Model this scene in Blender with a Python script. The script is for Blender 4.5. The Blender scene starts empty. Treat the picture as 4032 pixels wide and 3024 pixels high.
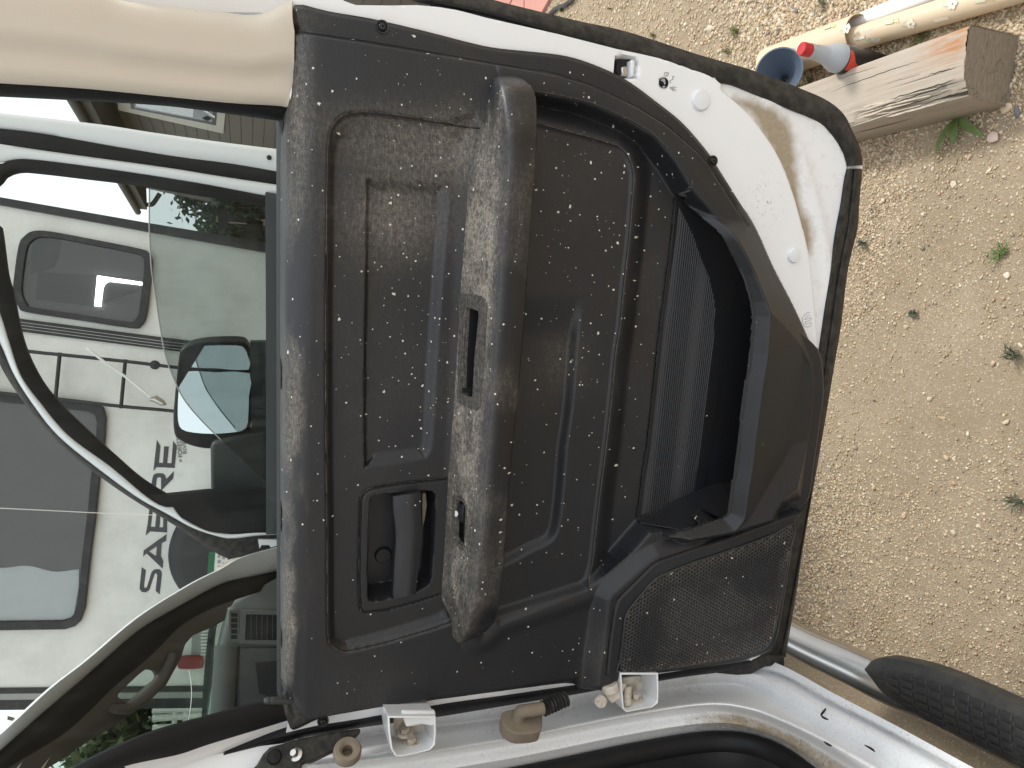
import bpy, math, random
import numpy as np
from mathutils import Vector, Matrix
random.seed(7); rng = np.random.default_rng(7)
SC = bpy.context.scene
COL = SC.collection

# ------------------------------------------------------------------ camera, sky, sun, exposure
FOC, PIT, EYE = 2800.0, math.radians(20.3), 1.42        # focal length in photo pixels, tilt down, eye height
cam_d = bpy.data.cameras.new("camera"); cam = bpy.data.objects.new("camera", cam_d); COL.objects.link(cam)
cam_d.sensor_fit = 'HORIZONTAL'; cam_d.sensor_width = 36.0; cam_d.lens = 36.0 * FOC / 4032.0
cam_d.clip_start = 0.02; cam_d.clip_end = 2000
sp, cp = math.sin(PIT), math.cos(PIT)
right, fwd, down = Vector((1, 0, 0)), Vector((0, cp, -sp)), Vector((0, -sp, -cp))
# the phone was held on its side: image x runs down in the world, image "up" is world right
cam.matrix_world = Matrix((
    (down.x, right.x, -fwd.x, 0), (down.y, right.y, -fwd.y, 0), (down.z, right.z, -fwd.z, EYE), (0, 0, 0, 1)))
SC.camera = cam

SUN_EL, SUN_AZ = math.radians(55), math.radians(72)      # azimuth from +Y towards +X
w = bpy.data.worlds.new("World"); SC.world = w; w.use_nodes = True
nt = w.node_tree; bg = nt.nodes["Background"]
sky = nt.nodes.new("ShaderNodeTexSky"); sky.sky_type = 'NISHITA'; sky.sun_disc = False
sky.sun_elevation = SUN_EL; sky.sun_rotation = SUN_AZ
bw = nt.nodes.new("ShaderNodeRGBToBW"); mx = nt.nodes.new("ShaderNodeMix"); mx.data_type = 'RGBA'
mx.inputs[0].default_value = 0.90                  # thin bright overcast: nearly colourless sky
cl = nt.nodes.new("ShaderNodeMix"); cl.data_type = 'RGBA'; cl.inputs[0].default_value = 0.75
cl.inputs[7].default_value = (9.8, 10.3, 10.8, 1)
nt.links.new(sky.outputs[0], bw.inputs[0]); nt.links.new(sky.outputs[0], mx.inputs[6])
nt.links.new(bw.outputs[0], mx.inputs[7]); nt.links.new(mx.outputs[2], cl.inputs[6])
nt.links.new(cl.outputs[2], bg.inputs['Color']); bg.inputs['Strength'].default_value = 0.10
sd = bpy.data.lights.new("sun", 'SUN'); sd.energy = 1.5; sd.angle = math.radians(10); sd.color = (1, .97, .93)
so = bpy.data.objects.new("sun", sd); COL.objects.link(so)
sdir = Vector((math.sin(SUN_AZ) * math.cos(SUN_EL), math.cos(SUN_AZ) * math.cos(SUN_EL), math.sin(SUN_EL)))
so.rotation_euler = sdir.to_track_quat('Z', 'Y').to_euler(); so.location = (2, 4, 8)
SC.view_settings.view_transform = 'Standard'; SC.view_settings.look = 'None'
SC.view_settings.exposure = 0.92; SC.view_settings.gamma = 1.0; SC.view_settings.use_curve_mapping = False
SC.render.engine = 'CYCLES'; SC.cycles.max_bounces = 8; SC.cycles.transparent_max_bounces = 16

# ------------------------------------------------------------------ geometry helpers
C0 = np.array([0, 0, EYE])
def ray(x, y):
    a = (3024 - y - 1512) / FOC; b = (x - 2016) / FOC
    return np.array([a, -b * sp + cp, -b * cp - sp])

class Pl:
    """a plane in the place; pt() is the point of the plane seen at a pixel of the photograph"""
    def __init__(s, p0, n):
        s.p0 = np.array(p0, float); s.n = np.array(n, float) / np.linalg.norm(n)
        up = np.array([0, 0, 1.0]); e2 = up - s.n * (up @ s.n)
        if np.linalg.norm(e2) < 1e-3: e2 = np.array([0, 1.0, 0])
        s.e2 = e2 / np.linalg.norm(e2); s.e1 = np.cross(s.e2, s.n)
    def pt(s, x, y, h=0.0):
        r = ray(x, y); t = ((s.p0 + s.n * h - C0) @ s.n) / (r @ s.n); return C0 + t * r
    def uv(s, x, y, h=0.0):
        d = s.pt(x, y, h) - s.p0; return (d @ s.e1, d @ s.e2)
    def w(s, a, b, h=0.0): return s.p0 + s.e1 * a + s.e2 * b + s.n * h

YAW = math.radians(11.4)
DN = np.array([-math.sin(YAW), -math.cos(YAW), 0])
RD = Pl((0, .9, 0), DN)                                    # rear door, inner face
RF = Pl(tuple(np.array([0, .9, 1.37]) - DN * .01), DN - np.array([0, 0, .2]))   # its window frame leans in
FD = Pl((-.40, 2.0, 0), DN)                                # front door
AP = Pl((-.4, 2.0, 1.37), (0, -1, -1.1))                   # windscreen pillar plane
TG = np.array([.144, .0245, .989]); TG /= np.linalg.norm(TG)   # true vertical: the pickup leans on the sloping yard
RV = Pl((0, 3.9, 1.5), (0, -1, 0))
def GZ(z=0.0): return Pl((0, 0, z), (0, 0, 1))
def onX(x, y, X): r = ray(x, y); return C0 + r * (X / r[0])

def sub_mesh(name, V, Fa, mats, smooth=True, sharp=40, origin=(0, 0, 0)):
    me = bpy.data.meshes.new(name)
    V = np.asarray(V, float).reshape(-1, 3) - np.asarray(origin, float)
    if isinstance(Fa, np.ndarray):
        k = Fa.shape[1]; me.vertices.add(len(V)); me.vertices.foreach_set('co', V.ravel())
        me.loops.add(Fa.size); me.loops.foreach_set('vertex_index', Fa.ravel().astype(np.int32))
        me.polygons.add(len(Fa)); me.polygons.foreach_set('loop_start', np.arange(len(Fa), dtype=np.int32) * k)
        me.update(calc_edges=True)
    else:
        me.from_pydata([tuple(v) for v in V], [], [tuple(int(i) for i in f) for f in Fa]); me.update()
    me.validate()
    if mats is not None: me.materials.append(mats)
    if smooth:
        me.polygons.foreach_set('use_smooth', np.ones(len(me.polygons), bool))
        if sharp: me.set_sharp_from_angle(angle=math.radians(sharp))
    return me

ORG = {}
def put(me, name, parent=None, origin=(0, 0, 0), kind=None):
    o = bpy.data.objects.new(name, me); COL.objects.link(o)
    ORG[o.name] = np.array(origin, float)
    po = ORG[parent.name] if parent else np.zeros(3)
    o.location = tuple(np.array(origin, float) - po)
    if parent: o.parent = parent
    if kind: o['kind'] = kind
    return o
def obj(name, V, Fa, m, parent=None, smooth=True, sharp=40, origin=(0, 0, 0), kind=None):
    return put(sub_mesh(name, V, Fa, m, smooth, sharp, origin), name, parent, origin, kind)
def tag(o, label, cat, group=None):
    o['label'] = label; o['category'] = cat
    if group: o['group'] = group
    return o
def thing(name, loc, label, cat, group=None):
    return tag(put(None, name, None, loc), label, cat, group)
def fix(me):
    import bmesh
    bm = bmesh.new(); bm.from_mesh(me); bmesh.ops.recalc_face_normals(bm, faces=bm.faces)
    if all(e.is_manifold for e in bm.edges) and bm.calc_volume(signed=True) < 0: bmesh.ops.reverse_faces(bm, faces=bm.faces)
    bm.to_mesh(me); bm.free(); return me
def bev(o, wdt, seg=2, ang=40):
    m = o.modifiers.new("bevel", 'BEVEL'); m.width = wdt; m.segments = seg; m.limit_method = 'ANGLE'; m.angle_limit = math.radians(ang)
    return o

class MB:
    def __init__(s): s.V = []; s.F = []
    def add(s, V, F):
        b = len(s.V); s.V += [tuple(v) for v in V]; s.F += [tuple(i + b for i in f) for f in F]; return s
    def build(s, name, m, parent=None, smooth=True, sharp=40, origin=(0, 0, 0), kind=None):
        o = obj(name, s.V, s.F, m, parent, smooth, sharp, origin, kind); fix(o.data)
        if smooth and sharp: o.data.set_sharp_from_angle(angle=math.radians(sharp))
        return o

def cr(P, m=6, closed=False):
    P = np.asarray(P, float); n = len(P); out = []
    segs = n if closed else n - 1
    for i in range(segs):
        if closed: p0, p1, p2, p3 = P[i - 1], P[i], P[(i + 1) % n], P[(i + 2) % n]
        else: p0, p1, p2, p3 = P[max(i - 1, 0)], P[i], P[i + 1], P[min(i + 2, n - 1)]
        for k in range(m):
            t = k / m
            out.append(.5 * ((2 * p1) + (-p0 + p2) * t + (2 * p0 - 5 * p1 + 4 * p2 - p3) * t * t + (-p0 + 3 * p1 - 3 * p2 + p3) * t ** 3))
    if not closed: out.append(P[-1])
    return np.array(out)
def resamp(P, N):
    P = np.asarray(P, float); d = np.r_[0, np.cumsum(np.linalg.norm(np.diff(P, axis=0), axis=1))]
    q = np.linspace(0, d[-1], N); return np.stack([np.interp(q, d, P[:, k]) for k in range(P.shape[1])], 1)
def grid_faces(nr, nc, wrap=False):
    F = []
    for i in range(nr - 1):
        for j in range(nc if wrap else nc - 1):
            k = (j + 1) % nc; F.append((i * nc + j, i * nc + k, (i + 1) * nc + k, (i + 1) * nc + j))
    return F
def ribbon(mb, A, B, pl, h=0.0, th=.01, bulge=0.0, N=40, rows=5, smooth=True):
    """a strip of moulding between two edges, with a rounded section and a back"""
    A = resamp(cr(A) if smooth else A, N); B = resamp(cr(B) if smooth else B, N); V = []
    hs = h if hasattr(h, '__len__') else (h, h)
    for i in range(N):
        sec = []
        for j in range(rows):
            v = j / (rows - 1); p = A[i] * (1 - v) + B[i] * v
            sec.append(pl.pt(p[0], p[1], hs[0] * (1 - v) + hs[1] * v + bulge * 4 * v * (1 - v)))
        a, b = sec[0] - pl.n * th, sec[-1] - pl.n * th
        V += sec + [b, a]
    nc = rows + 2; F = grid_faces(N, nc, True)
    F += [tuple(range(nc)), tuple((N - 1) * nc + j for j in range(nc))]
    return mb.add(V, F)
def prism(mb, poly, pl, h=0.0, th=.01, world=False, vec=None):
    P = [np.array(p, float) for p in poly] if world else [pl.pt(p[0], p[1], h) for p in poly]
    d = np.array(vec) if vec is not None else -pl.n * th; n = len(P)
    F = [tuple(range(n)), tuple(range(2 * n - 1, n - 1, -1))] + [(i, (i + 1) % n, n + (i + 1) % n, n + i) for i in range(n)]
    return mb.add(P + [p + d for p in P], F)
def tube(mb, path, r, sides=12, cap=True, flat=1.0):
    P = np.asarray(path, float); n = len(P); r = np.broadcast_to(np.asarray(r, float), (n,)); V = []
    T = np.gradient(P, axis=0); T /= np.linalg.norm(T, axis=1)[:, None] + 1e-12
    up = np.array([0, 0, 1.0]) if abs(T[0][2]) < .9 else np.array([1.0, 0, 0])
    a = np.cross(T[0], up); a /= np.linalg.norm(a)
    for i in range(n):
        a = a - T[i] * (a @ T[i]); a /= np.linalg.norm(a); b = np.cross(T[i], a)
        for k in range(sides):
            t = 2 * math.pi * k / sides; V.append(P[i] + r[i] * (a * math.cos(t) + b * math.sin(t) * flat))
    F = grid_faces(n, sides, True)
    if cap: F += [tuple(range(sides)), tuple((n - 1) * sides + k for k in range(sides))]
    return mb.add(V, F)
def lathe(mb, prof, o, axis, sides=24, cap=False):
    ax = np.array(axis, float); ax /= np.linalg.norm(ax); o = np.array(o, float)
    e = np.cross(ax, [0, 0, 1.0] if abs(ax[2]) < .9 else [1.0, 0, 0]); e /= np.linalg.norm(e); g = np.cross(ax, e); V = []
    for (rr, hh) in prof:
        for k in range(sides):
            t = 2 * math.pi * k / sides; V.append(o + ax * hh + rr * (e * math.cos(t) + g * math.sin(t)))
    F = grid_faces(len(prof), sides, True)
    if cap: F += [tuple(range(sides)), tuple((len(prof) - 1) * sides + k for k in range(sides))]
    return mb.add(V, F)
def box(mb, c, s, ax=None):
    c = np.array(c, float); A = np.eye(3) if ax is None else np.array(ax, float)
    V = [c + A[0] * s[0] * i / 2 + A[1] * s[1] * j / 2 + A[2] * s[2] * k / 2 for i in (-1, 1) for j in (-1, 1) for k in (-1, 1)]
    return mb.add(V, [(0, 1, 3, 2), (4, 6, 7, 5), (0, 4, 5, 1), (2, 3, 7, 6), (0, 2, 6, 4), (1, 5, 7, 3)])
def plate(name, loops, pl, h, th, m, parent, b=0.0, px=True):
    """a sheet with holes: first loop the outline, the others holes"""
    cu = bpy.data.curves.new(name, 'CURVE'); cu.dimensions = '2D'; cu.fill_mode = 'BOTH'; cu.extrude = max(th / 2 - b, 1e-5); cu.bevel_depth = b; cu.bevel_resolution = 1
    for lp in loops:
        P = [pl.uv(p[0], p[1], h) for p in lp] if px else lp
        s_ = cu.splines.new('POLY'); s_.points.add(len(P) - 1); s_.use_cyclic_u = True
        for i, q in enumerate(P): s_.points[i].co = (q[0], q[1], 0, 1)
    o = bpy.data.objects.new(name + "_t", cu); COL.objects.link(o); dg = bpy.context.evaluated_depsgraph_get(); dg.update()
    me = bpy.data.meshes.new_from_object(o.evaluated_get(dg)); bpy.data.objects.remove(o); bpy.data.curves.remove(cu)
    V = np.array([v.co for v in me.vertices]); F = [tuple(p.vertices) for p in me.polygons]; bpy.data.meshes.remove(me)
    W = pl.p0 + np.outer(V[:, 0], pl.e1) + np.outer(V[:, 1], pl.e2) + np.outer(V[:, 2] + h - th / 2, pl.n)
    return obj(name, W, F, m, parent, True, 35)
def text_mesh(s, size, shear=0.0):
    cu = bpy.data.curves.new("txt", 'FONT'); cu.body = s; cu.size = size; cu.extrude = .0006; cu.shear = shear
    o = bpy.data.objects.new("txt_t", cu); COL.objects.link(o); dg = bpy.context.evaluated_depsgraph_get(); dg.update()
    me = bpy.data.meshes.new_from_object(o.evaluated_get(dg)); bpy.data.objects.remove(o); bpy.data.curves.remove(cu)
    V = np.array([v.co for v in me.vertices]); F = [tuple(p.vertices) for p in me.polygons]; bpy.data.meshes.remove(me); return V, F

def ss(d, wdt): t = np.clip(d / wdt, 0, 1); return t * t * (3 - 2 * t)
def sdf(poly, S, T, far=.12):
    """signed distance to a polygon, positive inside"""
    P = np.asarray(poly, float); out = np.full(S.shape, -far)
    lo, hi = P.min(0) - far, P.max(0) + far
    m = (S > lo[0]) & (S < hi[0]) & (T > lo[1]) & (T < hi[1]); x, y = S[m], T[m]
    d = np.full(x.shape, 1e9); ins = np.zeros(x.shape, bool)
    for i in range(len(P)):
        a, b = P[i - 1], P[i]; e = b - a; L = e @ e + 1e-15
        t = np.clip(((x - a[0]) * e[0] + (y - a[1]) * e[1]) / L, 0, 1)
        d = np.minimum(d, (x - a[0] - t * e[0]) ** 2 + (y - a[1] - t * e[1]) ** 2)
        c = (a[1] > y) != (b[1] > y)
        if b[1] != a[1]: ins ^= c & (x < (b[0] - a[0]) * (y - a[1]) / (b[1] - a[1]) + a[0])
    d = np.sqrt(d); out[m] = np.where(ins, d, -d); return out
def vnoise(S, T, sc, seed=0):
    r = np.random.default_rng(seed); G = r.random((257, 257)); x, y = S * sc + 40, T * sc + 40
    i, j = np.floor(x).astype(int), np.floor(y).astype(int); fx, fy = x - i, y - j
    fx, fy = fx * fx * (3 - 2 * fx), fy * fy * (3 - 2 * fy); g = lambda a, b: G[a % 257, b % 257]
    return (g(i, j) * (1 - fx) + g(i + 1, j) * fx) * (1 - fy) + (g(i, j + 1) * (1 - fx) + g(i + 1, j + 1) * fx) * fy
def fbm(S, T, sc, seed=0, o=4): return sum(vnoise(S, T, sc * 2 ** k, seed + k) * .5 ** k for k in range(o)) / (2 - .5 ** (o - 1))

# ------------------------------------------------------------------ materials
class NT:
    def __init__(s, name):
        s.m = bpy.data.materials.new(name); s.m.use_nodes = True; s.t = s.m.node_tree; s.p = s.t.nodes["Principled BSDF"]
        s.out = s.t.nodes["Material Output"]; s.co = None
    def n(s, typ, **kw):
        nd = s.t.nodes.new("ShaderNode" + typ)
        for k, v in kw.items(): setattr(nd, k, v)
        return nd
    def l(s, a, b): s.t.links.new(a, b)
    def coord(s, scale=(1, 1, 1), rot=(0, 0, 0), uv=False):
        tc = s.n("TexCoord"); mp = s.n("Mapping"); mp.inputs['Scale'].default_value = scale; mp.inputs['Rotation'].default_value = rot
        s.l(tc.outputs['UV' if uv else 'Object'], mp.inputs['Vector']); return mp.outputs[0]
    def noise(s, vec, scale, det=4, rough=.6):
        nd = s.n("TexNoise"); nd.inputs['Scale'].default_value = scale; nd.inputs['Detail'].default_value = det; nd.inputs['Roughness'].default_value = rough
        s.l(vec, nd.inputs['Vector']); return nd.outputs['Fac']
    def ramp(s, fac, a, b, ca=(0, 0, 0, 1), cb=(1, 1, 1, 1)):
        r = s.n("ValToRGB"); r.color_ramp.elements[0].position = a; r.color_ramp.elements[1].position = b
        r.color_ramp.elements[0].color = ca; r.color_ramp.elements[1].color = cb; s.l(fac, r.inputs[0]); return r.outputs[0]
    def mix(s, fac, a, b, blend='MIX'):
        x = s.n("Mix", data_type='RGBA', blend_type=blend)
        for q, v in ((0, fac), (6, a), (7, b)):
            if hasattr(v, 'is_linked'): s.l(v, x.inputs[q])
            else: x.inputs[q].default_value = v if q == 0 else tuple(v) + (1,)
        return x.outputs[2]
    def math(s, op, a, b=0.0):
        x = s.n("Math", operation=op)
        for i, v in ((0, a), (1, b)):
            if hasattr(v, 'is_linked'): s.l(v, x.inputs[i])
            else: x.inputs[i].default_value = v
        return x.outputs[0]
    def attr(s, name): a = s.n("Attribute"); a.attribute_name = name; return a.outputs['Fac']
    def bump(s, hgt, strength=.3, dist=.001):
        b = s.n("Bump"); b.inputs['Strength'].default_value = strength; b.inputs['Distance'].default_value = dist
        s.l(hgt, b.inputs['Height']); s.l(b.outputs[0], s.p.inputs['Normal'])
    def col(s, v):
        if hasattr(v, 'is_linked'): s.l(v, s.p.inputs['Base Color'])
        else: s.p.inputs['Base Color'].default_value = tuple(v) + (1,)
    def rough(s, v):
        if hasattr(v, 'is_linked'): s.l(v, s.p.inputs['Roughness'])
        else: s.p.inputs['Roughness'].default_value = v

def simple(name, c, r=.5, metal=0.0, var=.15, vs=30, bmp=.0, bs=300, dirt=None, ds=6, dth=(.5, .75), coat=0.0):
    k = NT(name); v = k.coord(); nz = k.noise(v, vs, 5)
    c0 = tuple(x * (1 - var) for x in c); c1 = tuple(min(x * (1 + var), 1) for x in c)
    base = k.mix(nz, c0, c1)
    if dirt:
        dn = k.ramp(k.noise(v, ds, 6, .7), dth[0], dth[1]); base = k.mix(dn, base, dirt)
    k.col(base); k.rough(r); k.p.inputs['Metallic'].default_value = metal; k.p.inputs['Coat Weight'].default_value = coat
    if bmp: k.bump(k.noise(v, bs, 3), bmp, .0008)
    return k.m
M = {}
M['white'] = simple('white_paint', (.78, .79, .80), .28, var=.03, vs=8, coat=.3)
M['beige'] = simple('beige_trim', (.62, .56, .47), .65, var=.03, vs=20, bmp=.15, bs=500)
M['rubber'] = simple('dusty_rubber', (.020, .0195, .019), .6, var=.3, vs=40, bmp=.1, dirt=(.085, .078, .064), ds=70, dth=(.40, .85))
M['rubber_clean'] = simple('black_rubber', (.012, .012, .013), .5, var=.3, vs=40)
M['rubber_clean'].node_tree.nodes['Principled BSDF'].inputs['Specular IOR Level'].default_value = .22; M['rubber'].node_tree.nodes['Principled BSDF'].inputs['Specular IOR Level'].default_value = .25
M['black'] = simple('black_plastic', (.014, .014, .015), .45, var=.2, vs=60, bmp=.15, bs=700)
M['dark'] = simple('dark_cavity', (.006, .006, .006), .6)
M['greyplastic'] = simple('grey_plastic', (.045, .05, .048), .55, var=.08, bmp=.1, bs=600)
M['trimgrey'] = simple('pillar_trim_grey', (.075, .068, .058), .7, var=.06, bmp=.1, bs=500)
M['dash'] = simple('dashboard_grey', (.09, .095, .09), .6, var=.08, bmp=.1, bs=600)
M['metal'] = simple('bare_metal', (.55, .53, .5), .3, 1.0, var=.1)
M['steel'] = simple('brushed_steel', (.62, .61, .6), .24, 1.0, var=.06, vs=12, dirt=(.35, .3, .24), ds=5, dth=(.55, .95))
M['rust'] = simple('dusty_rubber_tan', (.21, .17, .125), .8, var=.25, vs=60)
M['hinge'] = simple('dusty_white_hinge', (.62, .56, .48), .5, var=.15, vs=50, dirt=(.35, .27, .19), ds=45, dth=(.45, .7))
M['rvwall'] = simple('trailer_wall', (.84, .84, .81), .35, var=.04, vs=3, dirt=(.55, .55, .50), ds=4, dth=(.4, .9))
M['rvblack'] = simple('trailer_black_trim', (.016, .016, .018), .4, dirt=(.05, .05, .05), ds=20)
M['rvgrey'] = simple('trailer_grey_stripe', (.34, .34, .33), .4)
M['letter'] = simple('letter_decal', (.055, .055, .062), .35, var=.4, vs=18)
M['curtain'] = simple('pale_curtain', (.82, .87, .90), .8, var=.1, vs=8)
M['tyre'] = simple('spare_cover', (.018, .018, .021), .5)
M['red'] = simple('red_plastic', (.42, .02, .02), .3, var=.05)
M['redlamp'] = simple('tail_lamp_red', (.25, .02, .02), .15, var=.2, vs=60)
M['funnel'] = simple('blue_grey_plastic', (.085, .11, .15), .45, var=.06)
M['bottle'] = simple('grey_bottle', (.36, .38, .40), .35, var=.04)
M['labelblack'] = simple('black_label', (.012, .01, .01), .35, var=.4, vs=90)
M['labelred'] = simple('red_label', (.55, .06, .03), .35)
M['offwhite'] = simple('white_print', (.8, .8, .78), .5)
M['paper'] = simple('white_sheet', (.8, .8, .77), .6)
M['mint'] = simple('mint_print', (.50, .49, .35), .6)
M['yellowp'] = simple('yellow_print', (.70, .58, .24), .6)
M['vinyl'] = simple('beige_vinyl', (.60, .475, .325), .45, var=.05, vs=10)
M['paver'] = simple('red_paver', (.46, .22, .17), .8, var=.12, vs=25, bmp=.3, bs=120)
M['hose'] = simple('black_hose', (.03, .03, .033), .5, dirt=(.15, .13, .1), ds=20)
M['plate_g'] = simple('plate_green', (.02, .15, .07), .4)
M['siding'] = simple('olive_siding', (.115, .10, .075), .7, var=.12, vs=3)
M['eave'] = simple('dark_eave', (.05, .045, .035), .7, var=.3, vs=12)
M['winframe'] = simple('window_frame', (.50, .48, .42), .5)
M['bark'] = simple('bark', (.10, .075, .05), .9, var=.4, vs=20)
M['whitefence'] = simple('white_fence_paint', (.75, .76, .74), .5)
M['tanwood'] = simple('tan_wood', (.34, .27, .16), .8)

def leafmat(name, c, s):
    k = NT(name); v = k.coord(); b = k.mix(k.noise(v, s, 3), tuple(x * .5 for x in c), tuple(x * 1.5 for x in c)); k.col(b); k.rough(.6)
    tr = k.n("BsdfTranslucent"); k.l(b, tr.inputs[0]); ms = k.n("MixShader"); ms.inputs[0].default_value = .25
    k.l(k.p.outputs[0], ms.inputs[1]); k.l(tr.outputs[0], ms.inputs[2]); k.l(ms.outputs[0], k.out.inputs[0]); return k.m
M['weed'] = leafmat('weed_leaf', (.12, .175, .045), 60)
M['weedgrey'] = leafmat('grey_green_leaf', (.12, .135, .085), 60)
M['grass'] = leafmat('grass_blade', (.19, .20, .07), 40)
M['tree'] = leafmat('tree_leaf', (.05, .075, .035), 3)
M['bush'] = leafmat('bush_leaf', (.19, .21, .13), 3)

def glass(name, tint, gl=.6, rough=.02, streak=0.0):
    k = NT(name); t = k.t; t.nodes.remove(k.p)
    tr = k.n("BsdfTransparent"); tr.inputs[0].default_value = tuple(tint) + (1,)
    g = k.n("BsdfGlossy"); g.inputs['Roughness'].default_value = rough; g.inputs[0].default_value = (1, 1, 1, 1)
    fr = k.n("Fresnel"); fr.inputs[0].default_value = 1.45
    f = k.math('MULTIPLY', fr.outputs[0], gl); ms = k.n("MixShader"); k.l(f, ms.inputs[0])
    k.l(tr.outputs[0], ms.inputs[1]); k.l(g.outputs[0], ms.inputs[2]); last = ms.outputs[0]
    if streak:
        df = k.n("BsdfDiffuse"); df.inputs[0].default_value = (.6, .62, .6, 1); v = k.coord((14, 14, 2.0))
        sm = k.math('MULTIPLY', k.ramp(k.noise(v, 4, 5, .7), .5, .9), streak); m2 = k.n("MixShader"); k.l(sm, m2.inputs[0])
        k.l(last, m2.inputs[1]); k.l(df.outputs[0], m2.inputs[2]); last = m2.outputs[0]
    k.l(last, k.out.inputs[0]); return k.m
M['glass_rear'] = glass('door_glass', (.83, .852, .840), .14, streak=.03)
M['glass_front'] = glass('tinted_glass', (.68, .71, .70), .3, streak=.06)
M['windscreen'] = glass('windscreen_glass', (.78, .85, .81), .3)
M['rvglass'] = glass('dark_trailer_glass', (.94, .94, .94), 1.0, .03)
k = NT('mirror'); k.col((.75, .8, .82)); k.rough(.03); k.p.inputs['Metallic'].default_value = 1; M['mirror'] = k.m
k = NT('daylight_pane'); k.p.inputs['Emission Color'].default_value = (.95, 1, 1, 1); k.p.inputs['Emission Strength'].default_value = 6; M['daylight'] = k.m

def panel_mat():
    k = NT('worn_black_panel'); uv = k.coord(uv=True)
    fine = k.noise(uv, 900, 3); med = k.noise(uv, 60, 5, .65); big = k.noise(uv, 9, 4)
    base = k.mix(med, (.0132, .0142, .0172), (.0215, .0229, .0272))
    warm = k.mix(k.ramp(big, .45, .8), base, (.0185, .0178, .0175))
    # dust: masked by the attribute, broken up by noise and brushed streaks
    def streak(rot, sc):
        mp = k.n("Mapping"); mp.inputs['Scale'].default_value = sc; mp.inputs['Rotation'].default_value = (0, 0, rot); tc = k.n("TexCoord"); k.l(tc.outputs['UV'], mp.inputs[0])
        wv = k.n("TexNoise"); wv.inputs['Scale'].default_value = 18; k.l(tc.outputs['UV'], wv.inputs['Vector']); ad = k.n("VectorMath", operation='MULTIPLY_ADD'); k.l(wv.outputs['Color'], ad.inputs[0]); ad.inputs[1].default_value = (2.5, 2.5, 0); k.l(mp.outputs[0], ad.inputs[2])
        return k.ramp(k.noise(ad.outputs[0], 1, 3, .6), .56, .66)
    scr = k.math('MAXIMUM', streak(.6, (70, 520, 1)), streak(-.9, (60, 480, 1)))
    blot = k.math('MULTIPLY', k.ramp(k.noise(uv, 150, 6, .75), .40, .62), k.ramp(k.noise(uv, 420, 4, .7), .36, .58))
    at = k.attr('dust_light')
    dn = k.math('ADD', k.math('MULTIPLY', at, k.math('ADD', k.math('MULTIPLY', blot, .75), .16)), k.math('MULTIPLY', k.math('MULTIPLY', scr, k.math('MINIMUM', k.math('MULTIPLY', at, 2.0), 1.0)), .20))
    dn = k.math('MINIMUM', dn, .85)
    c = k.mix(dn, warm, (.40, .35, .285))
    # white specks and droppings, three sizes
    def specks(scale, size, lo, seed):
        mp = k.n("Mapping"); mp.inputs['Location'].default_value = (seed, seed * .7, 0); tc2 = k.n("TexCoord"); k.l(tc2.outputs['UV'], mp.inputs[0])
        wv = k.n("TexNoise"); wv.inputs['Scale'].default_value = scale * 3.5; k.l(mp.outputs[0], wv.inputs['Vector'])
        ad = k.n("VectorMath", operation='MULTIPLY_ADD'); k.l(wv.outputs['Color'], ad.inputs[0]); ad.inputs[1].default_value = (.45 / scale,) * 3; k.l(mp.outputs[0], ad.inputs[2])
        vo = k.n("TexVoronoi"); vo.inputs['Scale'].default_value = scale; vo.inputs['Randomness'].default_value = 1; k.l(ad.outputs[0], vo.inputs['Vector'])
        se = k.n("SeparateColor"); k.l(vo.outputs['Color'], se.inputs[0])
        on = k.math('GREATER_THAN', k.math('ADD', se.outputs[0], k.math('MULTIPLY', k.attr('speck'), .20)), lo)
        rad = k.math('MULTIPLY', k.math('ADD', k.math('POWER', se.outputs[1], 3.0), .25), size)
        return k.math('MULTIPLY', k.math('LESS_THAN', vo.outputs['Distance'], rad), on)
    s = k.math('MAXIMUM', specks(230, .27, .975, 3), k.math('MAXIMUM', specks(120, .22, 1.0, 9), specks(60, .15, 1.06, 21)))
    c = k.mix(k.math('MULTIPLY', s, .85), c, (.80, .78, .70))
    k.col(c); k.rough(k.mix(dn, (.40, .40, .40), (.8, .8, .8))); k.bump(k.math('ADD', fine, k.math('MULTIPLY', k.noise(uv, 420, 2), 1.0)), .35, .0006)
    k.p.inputs['Specular IOR Level'].default_value = .45
    return k.m
M['panel'] = panel_mat()

def shell_mat():
    k = NT('dirty_white_paint'); v = k.coord(); n1 = k.noise(v, 60, 6, .75); n2 = k.noise(v, 240, 4, .8)
    d = k.attr('dirt'); f = k.ramp(k.math('ADD', k.math('MULTIPLY', d, 1.1), k.math('MULTIPLY', k.math('ADD', n1, -.55), 1.1)), .26, 1.0)
    c = k.mix(f, k.mix(k.noise(v, 12), (.82, .825, .83), (.86, .865, .87)), k.mix(n2, (.23, .17, .105), (.50, .42, .31)))
    sp_ = k.math('MULTIPLY', k.math('GREATER_THAN', n2, .60), k.math('MULTIPLY', k.attr('speck'), .75)); c = k.mix(sp_, c, (.12, .09, .065))
    k.col(c); k.rough(k.mix(f, (.3, .3, .3), (.85, .85, .85))); k.p.inputs['Coat Weight'].default_value = .2; return k.m
M['shell'] = shell_mat()

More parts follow.
